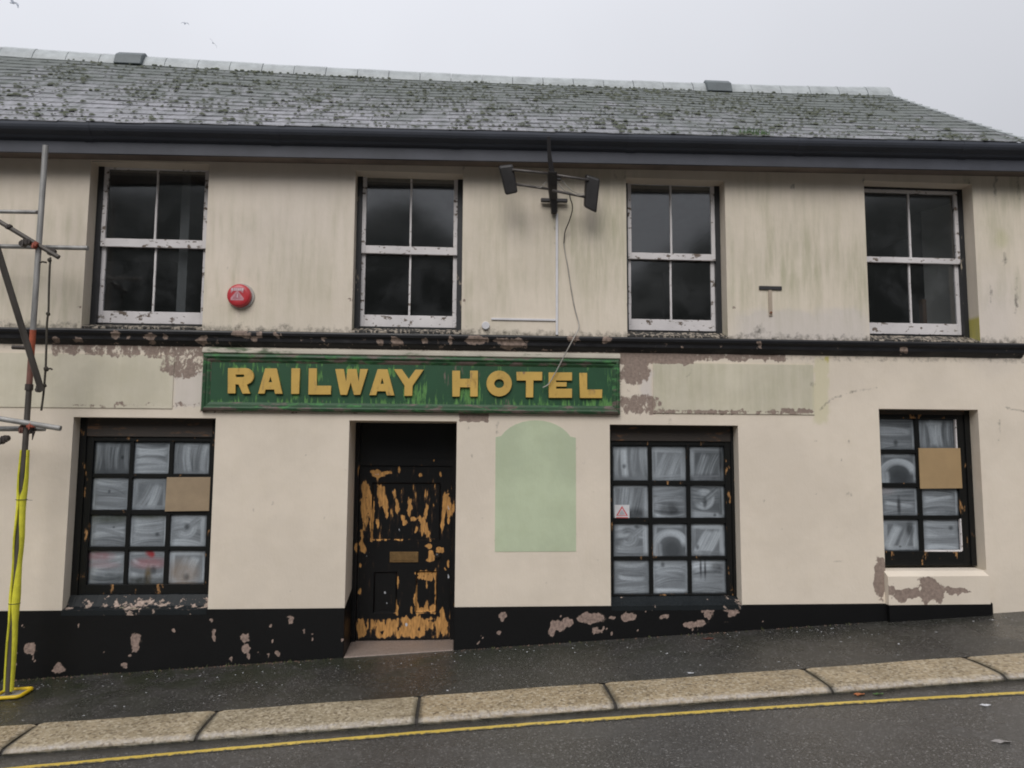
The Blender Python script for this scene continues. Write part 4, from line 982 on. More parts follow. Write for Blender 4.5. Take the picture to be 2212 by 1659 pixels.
def lower_window(idx, w, colp, rowp, frame_y, styles, covs, tints, boards, y, head_drop, frame_l, frame_r, bottom_px):
    """colp: pairs of pixel columns for the panes at mid height, rowp: pixel rows"""
    x0, x1, z0, z1 = w['x0'], w['x1'], w['z0'], w['z1']
    win = empty('shop_window', ((x0+x1)/2, y, z0), parent=hotel)
    pmx = (colp[0][0]+colp[-1][1])/2; pmy = (rowp[0][0]+rowp[-1][1])/2
    cols = [(xs((a, pmy), Y=y+.03), xs((b, pmy), Y=y+.03)) for a, b in colp]
    rows = [(zs((pmx, b), Y=y+.03), zs((pmx, a), Y=y+.03)) for a, b in rowp]
    fx0, fx1 = cols[0][0]-0.012, cols[-1][1]+0.012
    fz0, fz1 = rows[-1][0]-0.012, rows[0][1]+0.012
    zbot = zs((pmx, bottom_px), Y=y)
    # outer frame
    mb = MB()
    bar_box(mb, x0-0.02, fx0-frame_l*0.45, y-0.02, y+0.10, zbot, z1+0.02); wmesh('frame_jamb', M['blackwood'], win, mb, 121+idx, 0.0, 0.46)
    mb = MB(); bar_box(mb, fx1+frame_r*0.45, x1+0.02, y-0.02, y+0.10, zbot, z1+0.02)
    wmesh('frame_jamb', M['blackwood'], win, mb, 120+idx, 0.0, 0.46)
    mb = MB(); bar_box(mb, fx0-frame_l*0.45, fx1+frame_r*0.45, y-0.018, y+0.10, fz1+0.045, z1+0.02)
    wmesh('head_board', M['headboard'], win, mb, 125+idx, 0.0, 0.55)
    # sash stiles and rails
    mb = MB()
    bar_box(mb, fx0-frame_l*0.45-0.002, fx0+0.004, y+0.0, y+0.06, zbot+.002, fz1+0.047); bar_box(mb, fx1-0.004, fx1+frame_r*0.45+0.002, y+0.0, y+0.06, zbot+.002, fz1+0.047)
    bar_box(mb, fx0, fx1, y+0.002, y+0.058, fz1-0.004, fz1+0.046); bar_box(mb, fx0, fx1, y+0.002, y+0.058, zbot+0.004, fz0+0.004)
    wmesh('sash', M['blackwood'], win, mb, 130+idx, 0.02, 0.52)
    for a, b in zip(cols[:-1], cols[1:]):
        mb = MB(); bar_box(mb, a[1]-0.004, b[0]+0.004, y+0.008, y+0.05, fz0, fz1); wmesh('glazing_bar', M['blackwood'], win, mb, 140+idx, 0, 0.40)
    for a, b in zip(rows[:-1], rows[1:]):
        mb = MB(); bar_box(mb, fx0, fx1, y+0.010, y+0.048, b[1]-0.004, a[0]+0.004); wmesh('glazing_bar', M['blackwood'], win, mb, 150+idx, 0, 0.36)
    for r_, (za, zb) in enumerate(rows):
        for c_, (xa, xb) in enumerate(cols):
            if (r_, c_) in boards: continue
            pane_mesh(win, xa-.010, xb+.010, za-.010, zb+.010, y+0.034+random.uniform(-.003, .003), 1000*idx+r_*10+c_, styles[r_][c_], covs[r_][c_], tints.get((r_, c_)), random.uniform(-.006, .006))
    return win, cols, rows
y = D_LO
w1, c1, r1 = lower_window(1, L[0], [(198.5, 276), (283, 361.5), (369, 447.5)], [(955, 1024), (1031, 1102), (1111, 1181), (1188, 1260)], 0,
    [['v', 'h', 'v'], ['h', 'd', 'h'], ['h', 'h', 'swirl'], ['h', 'h', 'd']], [[.22, .62, .5], [.55, .42, 0], [.42, .52, .55], [.62, .50, .55]],
    {(3, 0): [(.3, .8, .35, .14, PINK, .8), (.4, .55, .4, .10, PINK, .5), (.6, .2, .5, .14, (.04, .05, .055), .7)],
     (3, 1): [(.55, .9, .10, .10, RED, 1.0), (.62, .84, .08, .10, RED, 1.0), (.6, .6, .45, .16, PINK, .9), (.55, .22, .09, .28, OCHRE, 1.0), (.5, .1, .6, .16, (.025, .028, .025), .9), (.68, .4, .08, .12, (.03, .028, .03), .9)],
     (3, 2): [(.4, .3, .4, .4, TAN, .8), (.5, .2, .08, .1, (.06, .06, .06), .8)], (2, 0): [(.5, .9, .6, .2, (.045, .055, .03), .8)], (2, 1): [(.5, .95, .6, .14, (.045, .055, .03), .8)]},
    {(1, 2)}, y, 0.2, 0.15, 0.05, 1284)
w2, c2, r2 = lower_window(2, L[1], [(1325, 1401.5), (1408, 1484), (1490.5, 1565)], [(964, 1039), (1047, 1119), (1130, 1202), (1208, 1281)], 0,
    [['v', 'd', 'd'], ['vv', 'h', 'swirl'], ['swirl', 'arch', 'd'], ['h', 'h', 'h']], [[.48, .55, .26], [.5, .40, .32], [.44, .42, .46], [.56, .60, .62]],
    {(1, 0): [(.6, .15, .3, .16, (.02, .022, .025), .85)], (1, 1): [(.55, .25, .32, .2, (.02, .022, .025), .85)], (1, 2): [(.45, .45, .06, .14, (.012, .012, .014), 1), (.55, .5, .5, .4, (.05, .06, .065), .35)], (3, 2): [(.3, .75, .03, .3, (.02, .02, .025), .9), (.42, .7, .03, .3, (.02, .02, .025), .9), (.75, .75, .18, .12, (.03, .03, .035), .8)], (0, 2): [(.9, .6, .05, .4, (.015, .015, .018), .9), (.5, .1, .5, .12, (.02, .02, .025), .7)]},
    set(), y, 0.2, 0.05, 0.14, 1288)
w3, c3, r3 = lower_window(3, L[2], [(1900, 1980), (1988, 2067)], [(906, 972), (979, 1044), (1052, 1114), (1121, 1188.5)], 0,
    [['h', 'v'], ['arch', 'h'], ['h', 'h'], ['d', 'h']], [[.32, .26], [.28, 0], [.36, .40], [.40, .55]],
    {(2, 0): [(.5, .35, .05, .3, (.015, .016, .02), .9), (.15, .85, .25, .14, (.3, .27, .28), .5)], (3, 0): [(.75, .65, .10, .22, (.015, .016, .018), .8)]}, {(1, 1)}, y, 0.2, 0.10, 0.20, 1222)
# boards over two broken panes
def board(win, mat, pxa, pya, pxb, pyb, lab):
    a, b = at(pxa, pya, D_LO-.012), at(pxb, pyb, D_LO-.012)
    mb = MB(); mb.hexa([(a[0], D_LO-.014, b[2]), (b[0], D_LO-.014, b[2]+.006), (b[0], D_LO+.0, b[2]+.006), (a[0], D_LO+.0, b[2]), (a[0]+.004, D_LO-.012, a[2]), (b[0], D_LO-.012, a[2]+.003), (b[0], D_LO+.002, a[2]+.003), (a[0]+.004, D_LO+.002, a[2])])
    o = mb.build('board', mat, win, bevel=0.002); o['label'] = lab
board(w1, M['board'], 359.5, 1031, 451.5, 1105, 'brown hardboard sheet over a missing pane')
board(w3, M['board2'], 1984, 968, 2079, 1056, 'tan hardboard sheet over a missing pane')
# pale bead of new putty round the renewed panes
for (ca, ra) in ((c3[1], r3[3]), (c3[1], r3[0])):
    mb = MB(); bar_box(mb, ca[1]-.004, ca[1]+.012, D_LO-.004, D_LO+.03, ra[0]-.006, ra[1]+.004)
    if ra is r3[3]: bar_box(mb, ca[0], ca[1], D_LO-.003, D_LO+.03, ra[0]-.016, ra[0]+.004)
    wmesh('putty_bead', M['whitewood'], w3, mb, 170, 0, .3)
# warning sticker in the corner of a pane
a, b = at(1327.2, 1090.5, D_LO+.02), at(1359.5, 1121, D_LO+.02)
mb = MB(); ys_ = D_LO+.012; mb.box((a[0], ys_, b[2]), (b[0], ys_+.003, a[2])); stk = mb.build('sticker', M['sticker'], w2); stk['label'] = 'white sticker with a red warning triangle'
cxm, sw, shh = (a[0]+b[0])/2-.0, (b[0]-a[0]), (a[2]-b[2])
tri = lambda k, dz=0: [(cxm-0.40*sw*k, b[2]+shh*(.23+dz)), (cxm+0.40*sw*k, b[2]+shh*(.23+dz)), (cxm, b[2]+shh*(.23+dz+0.70*k))]
def print_poly(poly, mat, y0, nm='sticker_print'):
    mb = MB(); mb.prism_y(poly, y0-.0008, y0); return mb.build(nm, mat, w2)
print_poly(tri(1), M['stickred'], ys_-.0002); print_poly(tri(.68, .05), M['sticker'], ys_-.0012)
for k, wd in enumerate((.10, .20, .30, .36)):
    zz = b[2]+shh*(.57-.08*k); print_poly([(cxm-wd*sw*.5, zz), (cxm+wd*sw*.5, zz), (cxm+wd*sw*.5, zz+.05*shh), (cxm-wd*sw*.5, zz+.05*shh)], M['stickgrey'], ys_-.0022)
print_poly([(cxm-.40*sw, b[2]+.06*shh), (cxm+.40*sw, b[2]+.06*shh), (cxm+.40*sw, b[2]+.14*shh), (cxm-.40*sw, b[2]+.14*shh)], M['stickred'], ys_-.0002)
# sloping black sills of the two left shop windows, cream block sill of the right one
def black_sill(w, ztop_px, pmx, seed, flake):
    zt = zs((pmx, ztop_px), Y=D_LO-.03)
    mb = MB(); xx = lin(w['x0']+.003, w['x1']-.003, .025); pr_ = [(-.024, ZP-.05), (-.026, ZP+.002), (.03, ZP+.012), (.08, ZP+.024), (D_LO-.02, max(zt, ZP+.04)), (D_LO+.02, max(zt, ZP+.04)+.004)]
    k = len(pr_)
    V = [(x, y_, z_+random.uniform(-.003, .003)) for x in xx for y_, z_ in pr_]
    mb.add(V, [(i*k+j, i*k+j+1, (i+1)*k+j+1, (i+1)*k+j) for i in range(len(xx)-1) for j in range(k-1)])
    Va = np.array(V); wv = flake(Va)
    mb.build('sill', M['sillblack'], hotel, attrs={'wear': wv, 'wear2': wv*0.7}, fix=True)
black_sill(L[0], 1285, 310, 1, lambda Va: 0.12+0.55*sig(vnoise(Va[:, 0]*5, Va[:, 1]*14, 4)*2.4-1.0))
black_sill(L[1], 1289, 1455, 2, lambda Va: 0.0+0.5*sig(vnoise(Va[:, 0]*6, Va[:, 1]*14, 14)*2.4-1.35)+0.25*sig((Va[:, 0]-2.75)*3))
w = L[2]; zt = w['z0']; sx0, sx1 = xs((1911, 1270)), xs((2138, 1300), Y=-.06)
V, F = grid_xz(lin(sx0, sx1, .02), lin(ZP-.004, zt-.05, .02), -.075)
px, py = pix(V); px, py = warp(px, py, 9, 9, 97); bare = np.zeros(len(px))
for c in [(2003, 1262, 22, 18), (2010, 1280, 30, 22), (1960, 1282, 30, 12), (1945, 1290, 14, 12), (2065, 1277, 32, 9), (2000, 1298, 10, 12), (2030, 1290, 8, 14), (1925, 1275, 10, 14)]: bare = np.maximum(bare, blob(px, py, *c, .7))
mb = MB(); mb.add(V, F); n0 = len(V)
mb.add([(sx0, -.075, zt-.05), (sx1, -.075, zt-.05), (sx1-.02, .0, zt), (sx0, .0, zt), (sx0, .14, zt+.012), (sx1-.02, .14, zt+.012), (sx0, -.075, ZP-.004), (sx0, 0, ZP-.004), (sx1, -.075, ZP-.004), (sx1-.0, 0, ZP-.004)],
       [(0, 1, 2, 3), (3, 2, 5, 4), (0, 3, 7, 6), (1, 8, 9, 2)])
V2, F2 = grid_xz(lin(sx0, sx1+.006, .03), lin(-.4, ZP-.004, .03), -.080)
o3 = mb.build('stone_sill', M['wall'], hotel, attrs={'mask': np.vstack([np.stack([bare*.95, bare*0, bare*0], 1), np.zeros((10, 3))]), 'mask2': np.zeros((n0+10, 3))}, fix=True)
mb = MB(); mb.add(V2, F2); mb.add([(sx1+.006, -.08, -.4), (sx1+.006, 0, -.4), (sx1+.006, 0, ZP-.004), (sx1+.006, -.08, ZP-.004), (sx0, -.08, ZP-.004), (sx0, 0, ZP-.004), (sx0, -.08, -.4), (sx0, 0, -.4)], [(0, 1, 2, 3), (4, 3, 2, 5), (6, 4, 5, 7)])
mb.build('plinth', M['plinth'], hotel, attrs={'wear': np.zeros(len(mb.v))}, fix=True)

# ---------------------------------------------------------------- the door
YD = D_DOOR
door = empty('door', ((DOOR['x0']+DOOR['x1'])/2, YD, 0.2), parent=hotel)
dk = lambda X, Y_: ((1380+X/1.6583)*.54, (1660+Y_/1.6583)*.54)      # close-up survey of the door
def dx(X, Y_=800): return float(at(*dk(X, Y_), YD)[0])
def dz(Y_, X=400): return float(at(*dk(X, Y_), YD)[2])
fxa, fxb = DOOR['x0']+.004, DOOR['x1']-.004
lx0, lx1 = dx(84, 1000), dx(702, 1000)
lz0, lz1 = dz(1490), dz(338)
PEEL = [(205,378,48,14),(270,385,30,12),(225,400,50,14),(360,365,7,20),(590,290,9,20),(500,398,13,13),(635,390,7,20),(130,500,26,60),(125,600,26,90),(130,720,20,60),(165,560,10,120),(185,620,12,110),(178,720,10,70),(112,790,14,40),(110,865,16,42),(125,890,12,30),(72,880,7,25),(238,515,26,45),(248,570,26,40),(270,610,16,60),(345,600,12,50),(330,520,12,40),(430,600,14,55),(425,640,10,40),(385,680,14,30),(400,715,18,18),(455,688,22,14),(540,640,12,48),(520,740,14,62),(545,760,9,50),(500,690,10,30),(470,765,8,25),(680,560,16,60),(660,590,14,90),(690,640,14,60),(650,690,12,60),(640,740,6,40),(690,705,10,25),(555,870,24,12),(572,940,20,35),(560,960,28,12),(622,890,26,12),(625,905,28,10),(685,985,9,26),(664,1020,6,16),(100,1170,12,26),(100,1000,8,18),(215,720,8,30),(280,660,8,30),(585,830,20,7),(180,820,8,26),(350,1120,6,40),(345,1290,8,36),
        (510,1050,40,16),(540,1085,26,20),(500,1080,24,24),(595,1060,14,40),(570,1075,10,30),(603,1130,7,40),(540,1130,6,30),(598,1200,4,60),(465,1230,10,40),(480,1285,14,40),(540,1275,12,40),(520,1295,40,18),(590,1290,22,32),(440,1290,10,25),(645,1330,14,45),(100,1400,24,40),(120,1440,30,36),(95,1370,10,20),(230,1400,24,36),(270,1420,46,40),(260,1455,60,20),(330,1390,30,30),(400,1365,36,30),(400,1430,70,44),(470,1380,50,44),(480,1450,60,24),(560,1370,40,28),(590,1450,40,30),(620,1390,30,50),(655,1400,22,60),(150,1390,5,40)]
WHITE = [(362,770,9,22),(315,510,10,24),(540,555,5,20),(168,965,8,18),(162,915,5,12),(682,1070,10,26),(276,1250,7,12),(222,1118,7,9),(265,1180,14,12),(410,1390,20,16),(688,615,8,26),(210,395,26,10),(420,815,6,10),(274,1300,5,14),(140,940,7,12)]
DARK = [(500,1115,32,30),(575,1450,40,22),(570,1365,20,10),(350,1420,10,20),(250,1440,16,12)]
def peel(V):
    px, py = pix(V); px, py = warp(px, py, 3.2, 8, 88); X = (px/.54-1380)*1.6583; Y_ = (py/.54-1660)*1.6583
    w = np.zeros(len(px)); w2 = np.zeros(len(px))
    for c in PEEL: w = np.maximum(w, blob(X, Y_, c[0], c[1], c[2]*1.12, c[3]*1.08, 1.0)*1.0)
    kick = sig((Y_-1338)/20)*sig((1488-Y_)/10)*sig((X-80)/15)*sig((680-X)/15)
    w = np.maximum(w, kick*(0.34+0.36*blob(X, Y_, 420, 1410, 230, 70, 1.0)))
    w = np.maximum(w, 0.15+0.12*sig((Y_-430)/60)*sig((860-Y_)/60)*sig((X-90)/30))
    for c in WHITE: w2 = np.maximum(w2, blob(X, Y_, *c, 1.2)*.66)
    for c in DARK: w = w-0.55*blob(X, Y_, *c, 1.0)
    quiet = blob(X, Y_, 390, 930, 140, 60, .6)*0.25+sig((330-Y_)/40)*0.2
    return w-quiet, w2
def face(name, xa, xb, za, zb, y, step=.012, skip=None, back=.045, extra=None):
    xl, zl = list(lin(xa, xb, step)), list(lin(za, zb, step))
    if skip:
        for a, b, c, d in skip: xl += [a, b]; zl += [c, d]
    V, F = grid_xz(xl, zl, y, skip)
    if extra: V[:, 1] += extra(V)
    mb = MB(); mb.add(V, F); w_, w2_ = peel(V)
    E = [(xa, y, za), (xb, y, za), (xb, y, zb), (xa, y, zb), (xa, y+back, za), (xb, y+back, za), (xb, y+back, zb), (xa, y+back, zb)]
    mb.add(E, [(0, 4, 5, 1), (1, 5, 6, 2), (2, 6, 7, 3), (3, 7, 4, 0)])
    if skip:
        for a, b, c, d in skip:
            q_ = [(a, y, c), (b, y, c), (b, y, d), (a, y, d), (a+.018, y+.022, c+.018), (b-.018, y+.022, c+.018), (b-.018, y+.022, d-.018), (a+.018, y+.022, d-.018)]
            mb.add(q_, [(0, 1, 5, 4), (1, 2, 6, 5), (2, 3, 7, 6), (3, 0, 4, 7)])
    ex_ = len(mb.v)-len(V); we, we2 = peel(np.array(mb.v)[len(V):]) if ex_ else (np.zeros(0), np.zeros(0))
    return mb.build(name, M['doorwood'], door, attrs={'wear': np.concatenate([w_, we*.8]), 'wear2': np.concatenate([w2_, we2])}, fix=False)
panels = [(dx(172), dx(632), dz(835), dz(448)), (dx(188, 1170), dx(345, 1170), dz(1315), dz(1040)), (dx(468, 1170), dx(612, 1170), dz(1312), dz(1036))]
face('door_leaf', lx0, lx1, lz0, lz1, YD, .010, panels)
for a, b, c, d in panels: face('panel', a+.016, b-.016, c+.016, d-.016, YD+.022, .010, None, .01)
face('jamb', fxa, lx0-.004, lz0-.02, DOOR['z1'], YD-.03, .012, None, .09)
face('jamb', lx1+.004, fxb, lz0-.02, DOOR['z1'], YD-.03, .012, None, .09)
face('transom', lx0-.004, lx1+.004, lz1+.004, lz1+.075, YD-.025, .02, None, .08)
face('fanlight_board', lx0-.004, lx1+.004, lz1+.075, DOOR['z1'], YD+.01, .03, None, .03)
a, b = at(*dk(297, 908), YD-.01), at(*dk(486, 978), YD-.01)
mb = MB(); mb.box((a[0], YD-.012, b[2]), (b[0], YD-.001, a[2])); lp = mb.build('letter_plate', M['brass'], door, bevel=.004)
mb = MB(); ix, iz = (b[0]-a[0])*.13, (a[2]-b[2])*.2; mb.box((a[0]+ix, YD-.017, b[2]+iz), (b[0]-ix, YD-.0125, a[2]-iz)); mb.build('letter_flap', M['brass'], lp if False else door, bevel=.003)
kc = at(*dk(613, 932), YD-.04)
mb = MB(); mb.tube([(kc[0], YD-.001, kc[2]), (kc[0], YD-.015, kc[2]), (kc[0], YD-.03, kc[2]), (kc[0], YD-.045, kc[2]), (kc[0], YD-.06, kc[2]), (kc[0], YD-.066, kc[2])], lambda t: [.030, .016, .024, .032, .026, .010][int(round(t*5))], 14)
mb.build('knob', M['knob'], door, smooth=True)
# granite threshold
sx0_, sx1_ = DOOR['x0']+.004, DOOR['x1']-.004
mb = MB(); zf = gz((sx0_+sx1_)/2, 0)
mb.hexa([(sx0_, -.03, zf-.3), (sx1_, -.03, zf-.3), (sx1_, .66, zf-.3), (sx0_, .66, zf-.3), (sx0_, -.03, gz(sx0_, -.03)+.008), (sx1_, -.03, gz(sx1_, -.03)+.008), (sx1_, .66, lz0-.006), (sx0_, .66, lz0-.006)])
mb.build('threshold', M['stone'], hotel, bevel=.012, seg=2)
mb = MB(); mb.box((fxa-.1, YD+.08, -.2), (fxb+.1, YD+.1, DOOR['z1']+.1)); mb.build('door_backing', M['jamb'], hotel)

# ---------------------------------------------------------------- the sign
SX0, SX1, SZ0, SZ1 = -2.745, 1.815, 2.722, 3.345
sign = empty('hotel_sign', ((SX0+SX1)/2, 0, SZ0), 'long green sign board with raised mustard letters RAILWAY HOTEL above the door', 'sign')
fw = .088; ftop = .095; fbot = .098
V, F = grid_xz(lin(SX0+.05, SX1-.05, .02), lin(SZ0+.05, SZ1-.05, .02), -.030)
px, py = pix(V); g1 = vnoise(px/40, py/50, 61); g2 = vnoise(px/20, py/14, 62)
gw = 0.02+0.24*g1+0.26*sig((py-855)/18)+0.12*sig((800-py)/12)*(px < 1000)
bw = 0.04*g2
for c in [(1085, 872, 40, 16), (995, 800, 20, 20), (965, 820, 10, 22), (1030, 805, 18, 14), (700, 868, 16, 8)]: bw = np.maximum(bw, blob(px, py, *c, 1.2)*.42)
for c in [(640, 830, 12, 40), (640, 845, 8, 26), (520, 800, 26, 14), (760, 800, 20, 12), (575, 798, 16, 10), (900, 850, 30, 26), (1020, 850, 40, 28), (840, 805, 24, 12), (690, 812, 10, 14)]: gw = np.maximum(gw, blob(px, py, *c, 1.2)*.52)
mb = MB(); mb.add(V, F); n0 = len(V); mb.box((SX0+.05, -.0295, SZ0+.05), (SX1-.05, -.002, SZ1-.05))
mb.build('board', M['signgreen'], sign, attrs={'wear': np.concatenate([gw, np.zeros(8)]), 'wear2': np.concatenate([bw, np.zeros(8)])}, fix=False)
fp = [(0, 0.0), (0, -.040), (.010, -.058), (.028, -.066), (.040, -.060), (.046, -.048), (.062, -.046), (.074, -.038), (.084, -.031), (.084, 0.0)]
def moulding(side):
    pts = []
    scv = {'top': ftop/.084, 'bottom': fbot/.084, 'left': fw/.084, 'right': fw/.084}
    V = []; k = len(fp)
    nseg = 150 if side in ('top', 'bottom') else 24
    for i in range(nseg+1):
        t = i/nseg
        for d, y_ in fp:
            if side in ('top', 'bottom'):
                s_ = scv[side]; inx = d*fw/.084
                x = (SX0+inx)+(SX1-SX0-2*inx)*t; z = SZ1-d*s_ if side == 'top' else SZ0+d*s_
            else:
                inz0, inz1 = d*fbot/.084, d*ftop/.084; z = SZ0+inz0+(SZ1-SZ0-inz0-inz1)*t
                x = SX0+d*fw/.084 if side == 'left' else SX1-d*fw/.084
            V.append((x, y_, z))
    mb = MB(); mb.add(V, [(i*k+j, i*k+(j+1) % k, (i+1)*k+(j+1) % k, (i+1)*k+j) for i in range(nseg) for j in range(k)]+[tuple(range(k)), tuple(nseg*k+j for j in range(k))])
    Va = np.array(V); jj = np.tile(np.arange(k), nseg+1)
    wv = .18+.25*vnoise(Va[:, 0]*2.5+7, Va[:, 2]*2.5, 71); w2_ = np.zeros(len(V))
    if side == 'bottom': w2_ = np.where(jj <= 3, .34, .10)*sig(vnoise(Va[:, 0]*1.4+30, jj*0.0, 75)*1.6)
    if side == 'top': w2_ = np.where((jj >= 5), .34, np.where(jj <= 3, .26, .05))*sig(vnoise(Va[:, 0]*0.8+11, jj*0.0, 76)*1.6)
    if side in ('left',): w2_ = np.where(jj >= 8, .35, 0.0)
    return mb.build('frame_moulding', M['framegreen'], sign, attrs={'wear': wv, 'wear2': w2_})
for s_ in ('top', 'bottom', 'left', 'right'): moulding(s_)
mb = MB(); xx = lin(SX0-.01, SX1+.005, .04); pr_ = [(0.0, .075), (-.03, .066), (-.052, .040), (-.056, .012), (-.046, .002), (0, .002)]; k = len(pr_)
V = [(x, y_, SZ1+z_) for x in xx for y_, z_ in pr_]; mb.add(V, [(i*k+j, i*k+(j+1) % k, (i+1)*k+(j+1) % k, (i+1)*k+j) for i in range(len(xx)-1) for j in range(k)]+[tuple(range(k)), tuple((len(xx)-1)*k+j for j in range(k))])
Va = np.array(V); px, py = pix(Va); mid_ = sig((px-780)/20)*sig((1000-px)/40)
mb.build('cap_moulding', M['capcream'], sign, attrs={'wear': .10+.25*sig((640-px)/60), 'wear2': .30*mid_*vnoise(Va[:, 0]*4, Va[:, 0]*0, 3)+.05})

LS = 2.4578
def lp1(X, Y_): p_ = at((780+X/LS)*.54, (1360+Y_/LS)*.54, -.055); return (p_[0], p_[2])
def lp2(X, Y_): p_ = at((1640+X/LS)*.54, (1380+Y_/LS)*.54, -.055); return (p_[0], p_[2])
def arcp(cx, cy, rx, ry, a0, a1, n): return [(cx+rx*math.cos(R(a0+(a1-a0)*i/n)), cy+ry*math.sin(R(a0+(a1-a0)*i/n))) for i in range(n+1)]
LET = [
 ('R', lp1, [[(325,277),(500,277)]+arcp(500,357,80,80,-90,70,9)[1:]+[(512,440),(545,528),(468,528),(428,438),(400,436),(400,526),(322,526)], [(402,340),(402,366),(478,366),(487,353),(478,340)]]),
 ('A', lp1, [[(692,280),(802,280),(862,530),(787,530),(779,488),(694,488),(686,528),(620,528)], [(742,362),(724,416),(760,416)]]),
 ('I', lp1, [[(949,279),(1032,279),(1026,531),(945,531)]]),
 ('L', lp1, [[(1120,279),(1197,279),(1196,450),(1338,450),(1337,537),(1114,537)]]),
 ('W', lp1, [[(1380,286),(1462,286),(1486,420),(1500,286),(1588,286),(1610,420),(1624,286),(1700,286),(1626,540),(1562,540),(1532,420),(1496,540),(1430,540)]]),
 ('A', lp1, [[(1796,288),(1892,288),(1962,546),(1886,546),(1874,505),(1792,505),(1783,543),(1714,543)], [(1841,374),(1824,432),(1858,432)]]),
 ('Y', lp1, [[(1957,288),(2034,288),(2102,385),(2168,292),(2248,292),(2141,450),(2137,550),(2056,550),(2060,450)]]),
 ('H', lp2, [[(416,253),(493,253),(493,333),(592,333),(592,253),(668,253),(667,508),(591,508),(591,417),(493,417),(490,508),(416,508)]]),
 ('O', lp2, [arcp(877,380,125,127,0,360,30)[:-1], arcp(877,380,48,44,0,360,20)[:-1]]),
 ('T', lp2, [[(1048,265),(1300,265),(1300,350),(1214,350),(1212,516),(1138,516),(1140,350),(1048,350)]]),
 ('E', lp2, [[(1365,270),(1593,270),(1593,350),(1437,350),(1437,366),(1540,366),(1540,410),(1437,410),(1437,430),(1593,430),(1593,520),(1363,520)]]),
 ('L', lp2, [[(1667,275),(1741,275),(1742,438),(1890,438),(1889,522),(1670,522)]])]
dg = None
for ch, fn, loops in LET:
    cu = bpy.data.curves.new('letter', 'CURVE'); cu.dimensions = '2D'; cu.fill_mode = 'BOTH'; cu.extrude = .012; cu.bevel_depth = .003; cu.offset = -.003
    P2 = [[fn(*p_) for p_ in lo] for lo in loops]
    ox, oz = np.mean([p_[0] for p_ in P2[0]]), np.mean([p_[1] for p_ in P2[0]])
    for lo in P2:
        sp = cu.splines.new('POLY'); sp.points.add(len(lo)-1); sp.use_cyclic_u = True
        for q_, (x, z) in zip(sp.points, lo): q_.co = (x-ox, z-oz, 0, 1)
    tmp = bpy.data.objects.new('tmp_letter', cu); COL.objects.link(tmp)
    dg = bpy.context.evaluated_depsgraph_get(); me = bpy.data.meshes.new_from_object(tmp.evaluated_get(dg)); me.name = 'letter'
    bpy.data.objects.remove(tmp); bpy.data.curves.remove(cu)
    me.transform(Matrix.Rotation(R(90), 4, 'X'))
    me.materials.clear(); me.materials.append(M['letter'])
    co = np.zeros(len(me.vertices)*3); me.vertices.foreach_get('co', co)
    o = bpy.data.objects.new('letter', me); COL.objects.link(o); place(o, (ox, -.046, oz), sign); o['label'] = 'raised mustard letter '+ch

# ---------------------------------------------------------------- things fixed to the wall
# alarm box
ac = at(516.5, 638.5, -.05)
alarm = empty('alarm_box', (ac[0], 0, ac[2]), 'round red alarm box with faded label left of the second upper window', 'alarm')
mb = MB(); mb.tube([(ac[0]+.012, 0, ac[2]), (ac[0]+.012, -.02, ac[2])], .142, 36); mb.build('base_plate', M['greyplastic'], alarm, bevel=.004)
mb = MB(); n = 6; mb.tube([(ac[0], -.015, ac[2]), (ac[0], -.05, ac[2]), (ac[0], -.070, ac[2]), (ac[0], -.080, ac[2]), (ac[0], -.085, ac[2])], lambda t: [.128, .128, .122, .108, .085][int(round(t*4))], 40)
mb.build('cover', M['red'], alarm, smooth=False, bevel=.002)
def lab(poly, mat, nm, y=-.0852):
    mb = MB(); mb.prism_y([(ac[0]+x, ac[2]+z) for x, z in poly], y-.0008, y); mb.build(nm, mat, alarm)
lab([(-.082, .072), (-.045, .080), (.0, .082), (.045, .08), (.062, .075), (.048, .022), (.02, .044), (-.05, .044), (-.078, .018)], M['pinklabel'], 'label_print', -.0856)
for x, w_ in ((-.075, .018), (-.044, .010), (-.028, .007), (-.016, .006), (-.002, .012), (.016, .010), (.036, .016)): lab([(x, .048), (x+w_, .048), (x+w_, .074), (x, .074)], M['whitelabel'], 'label_letter', -.0866)
lab([(-.078, -.060), (.058, -.060), (.062, -.036), (-.002, .042), (-.020, .042), (-.080, -.034)], M['pinklabel'], 'label_print', -.0856)
lab([(-.058, -.044), (.038, -.044), (-.006, .022), (-.014, .022)], simple('label_mauve', (.42, .17, .20), .4, .2, 50, bump=0), 'label_print', -.0864)
lab([(-.012, -.03), (-.004, -.03), (-.004, .012), (-.012, .012)], M['whitelabel'], 'label_letter', -.0872)

# trough-light bracket
bk = empty('light_bracket', at(1190, 435), 'rusty bracket carrying two black trough lamps high between the second and third upper windows', 'bracket')
def T(px, py, Y): return tuple(at(px, py, Y))
q4 = 4.424
def cb(X, Y_, Yd): return T((1950+X/q4)*.54, (520+Y_/q4)*.54, Yd)
def flat_bar(name, mat, pts, wx, wy, bevel=.004):
    mb = MB(); V = []
    for p_, a, b in zip(pts, wx, wy):
        V += [(p_[0]-a, p_[1]-b, p_[2]), (p_[0]+a, p_[1]-b, p_[2]), (p_[0]+a, p_[1]+b, p_[2]), (p_[0]-a, p_[1]+b, p_[2])]
    k = len(pts); mb.add(V, [(i*4+j, i*4+(j+1) % 4, (i+1)*4+(j+1) % 4, (i+1)*4+j) for i in range(k-1) for j in range(4)]+[(0, 1, 2, 3), (k*4-1, k*4-2, k*4-3, k*4-4)])
    return mb.build(name, mat, bk, bevel=bevel)
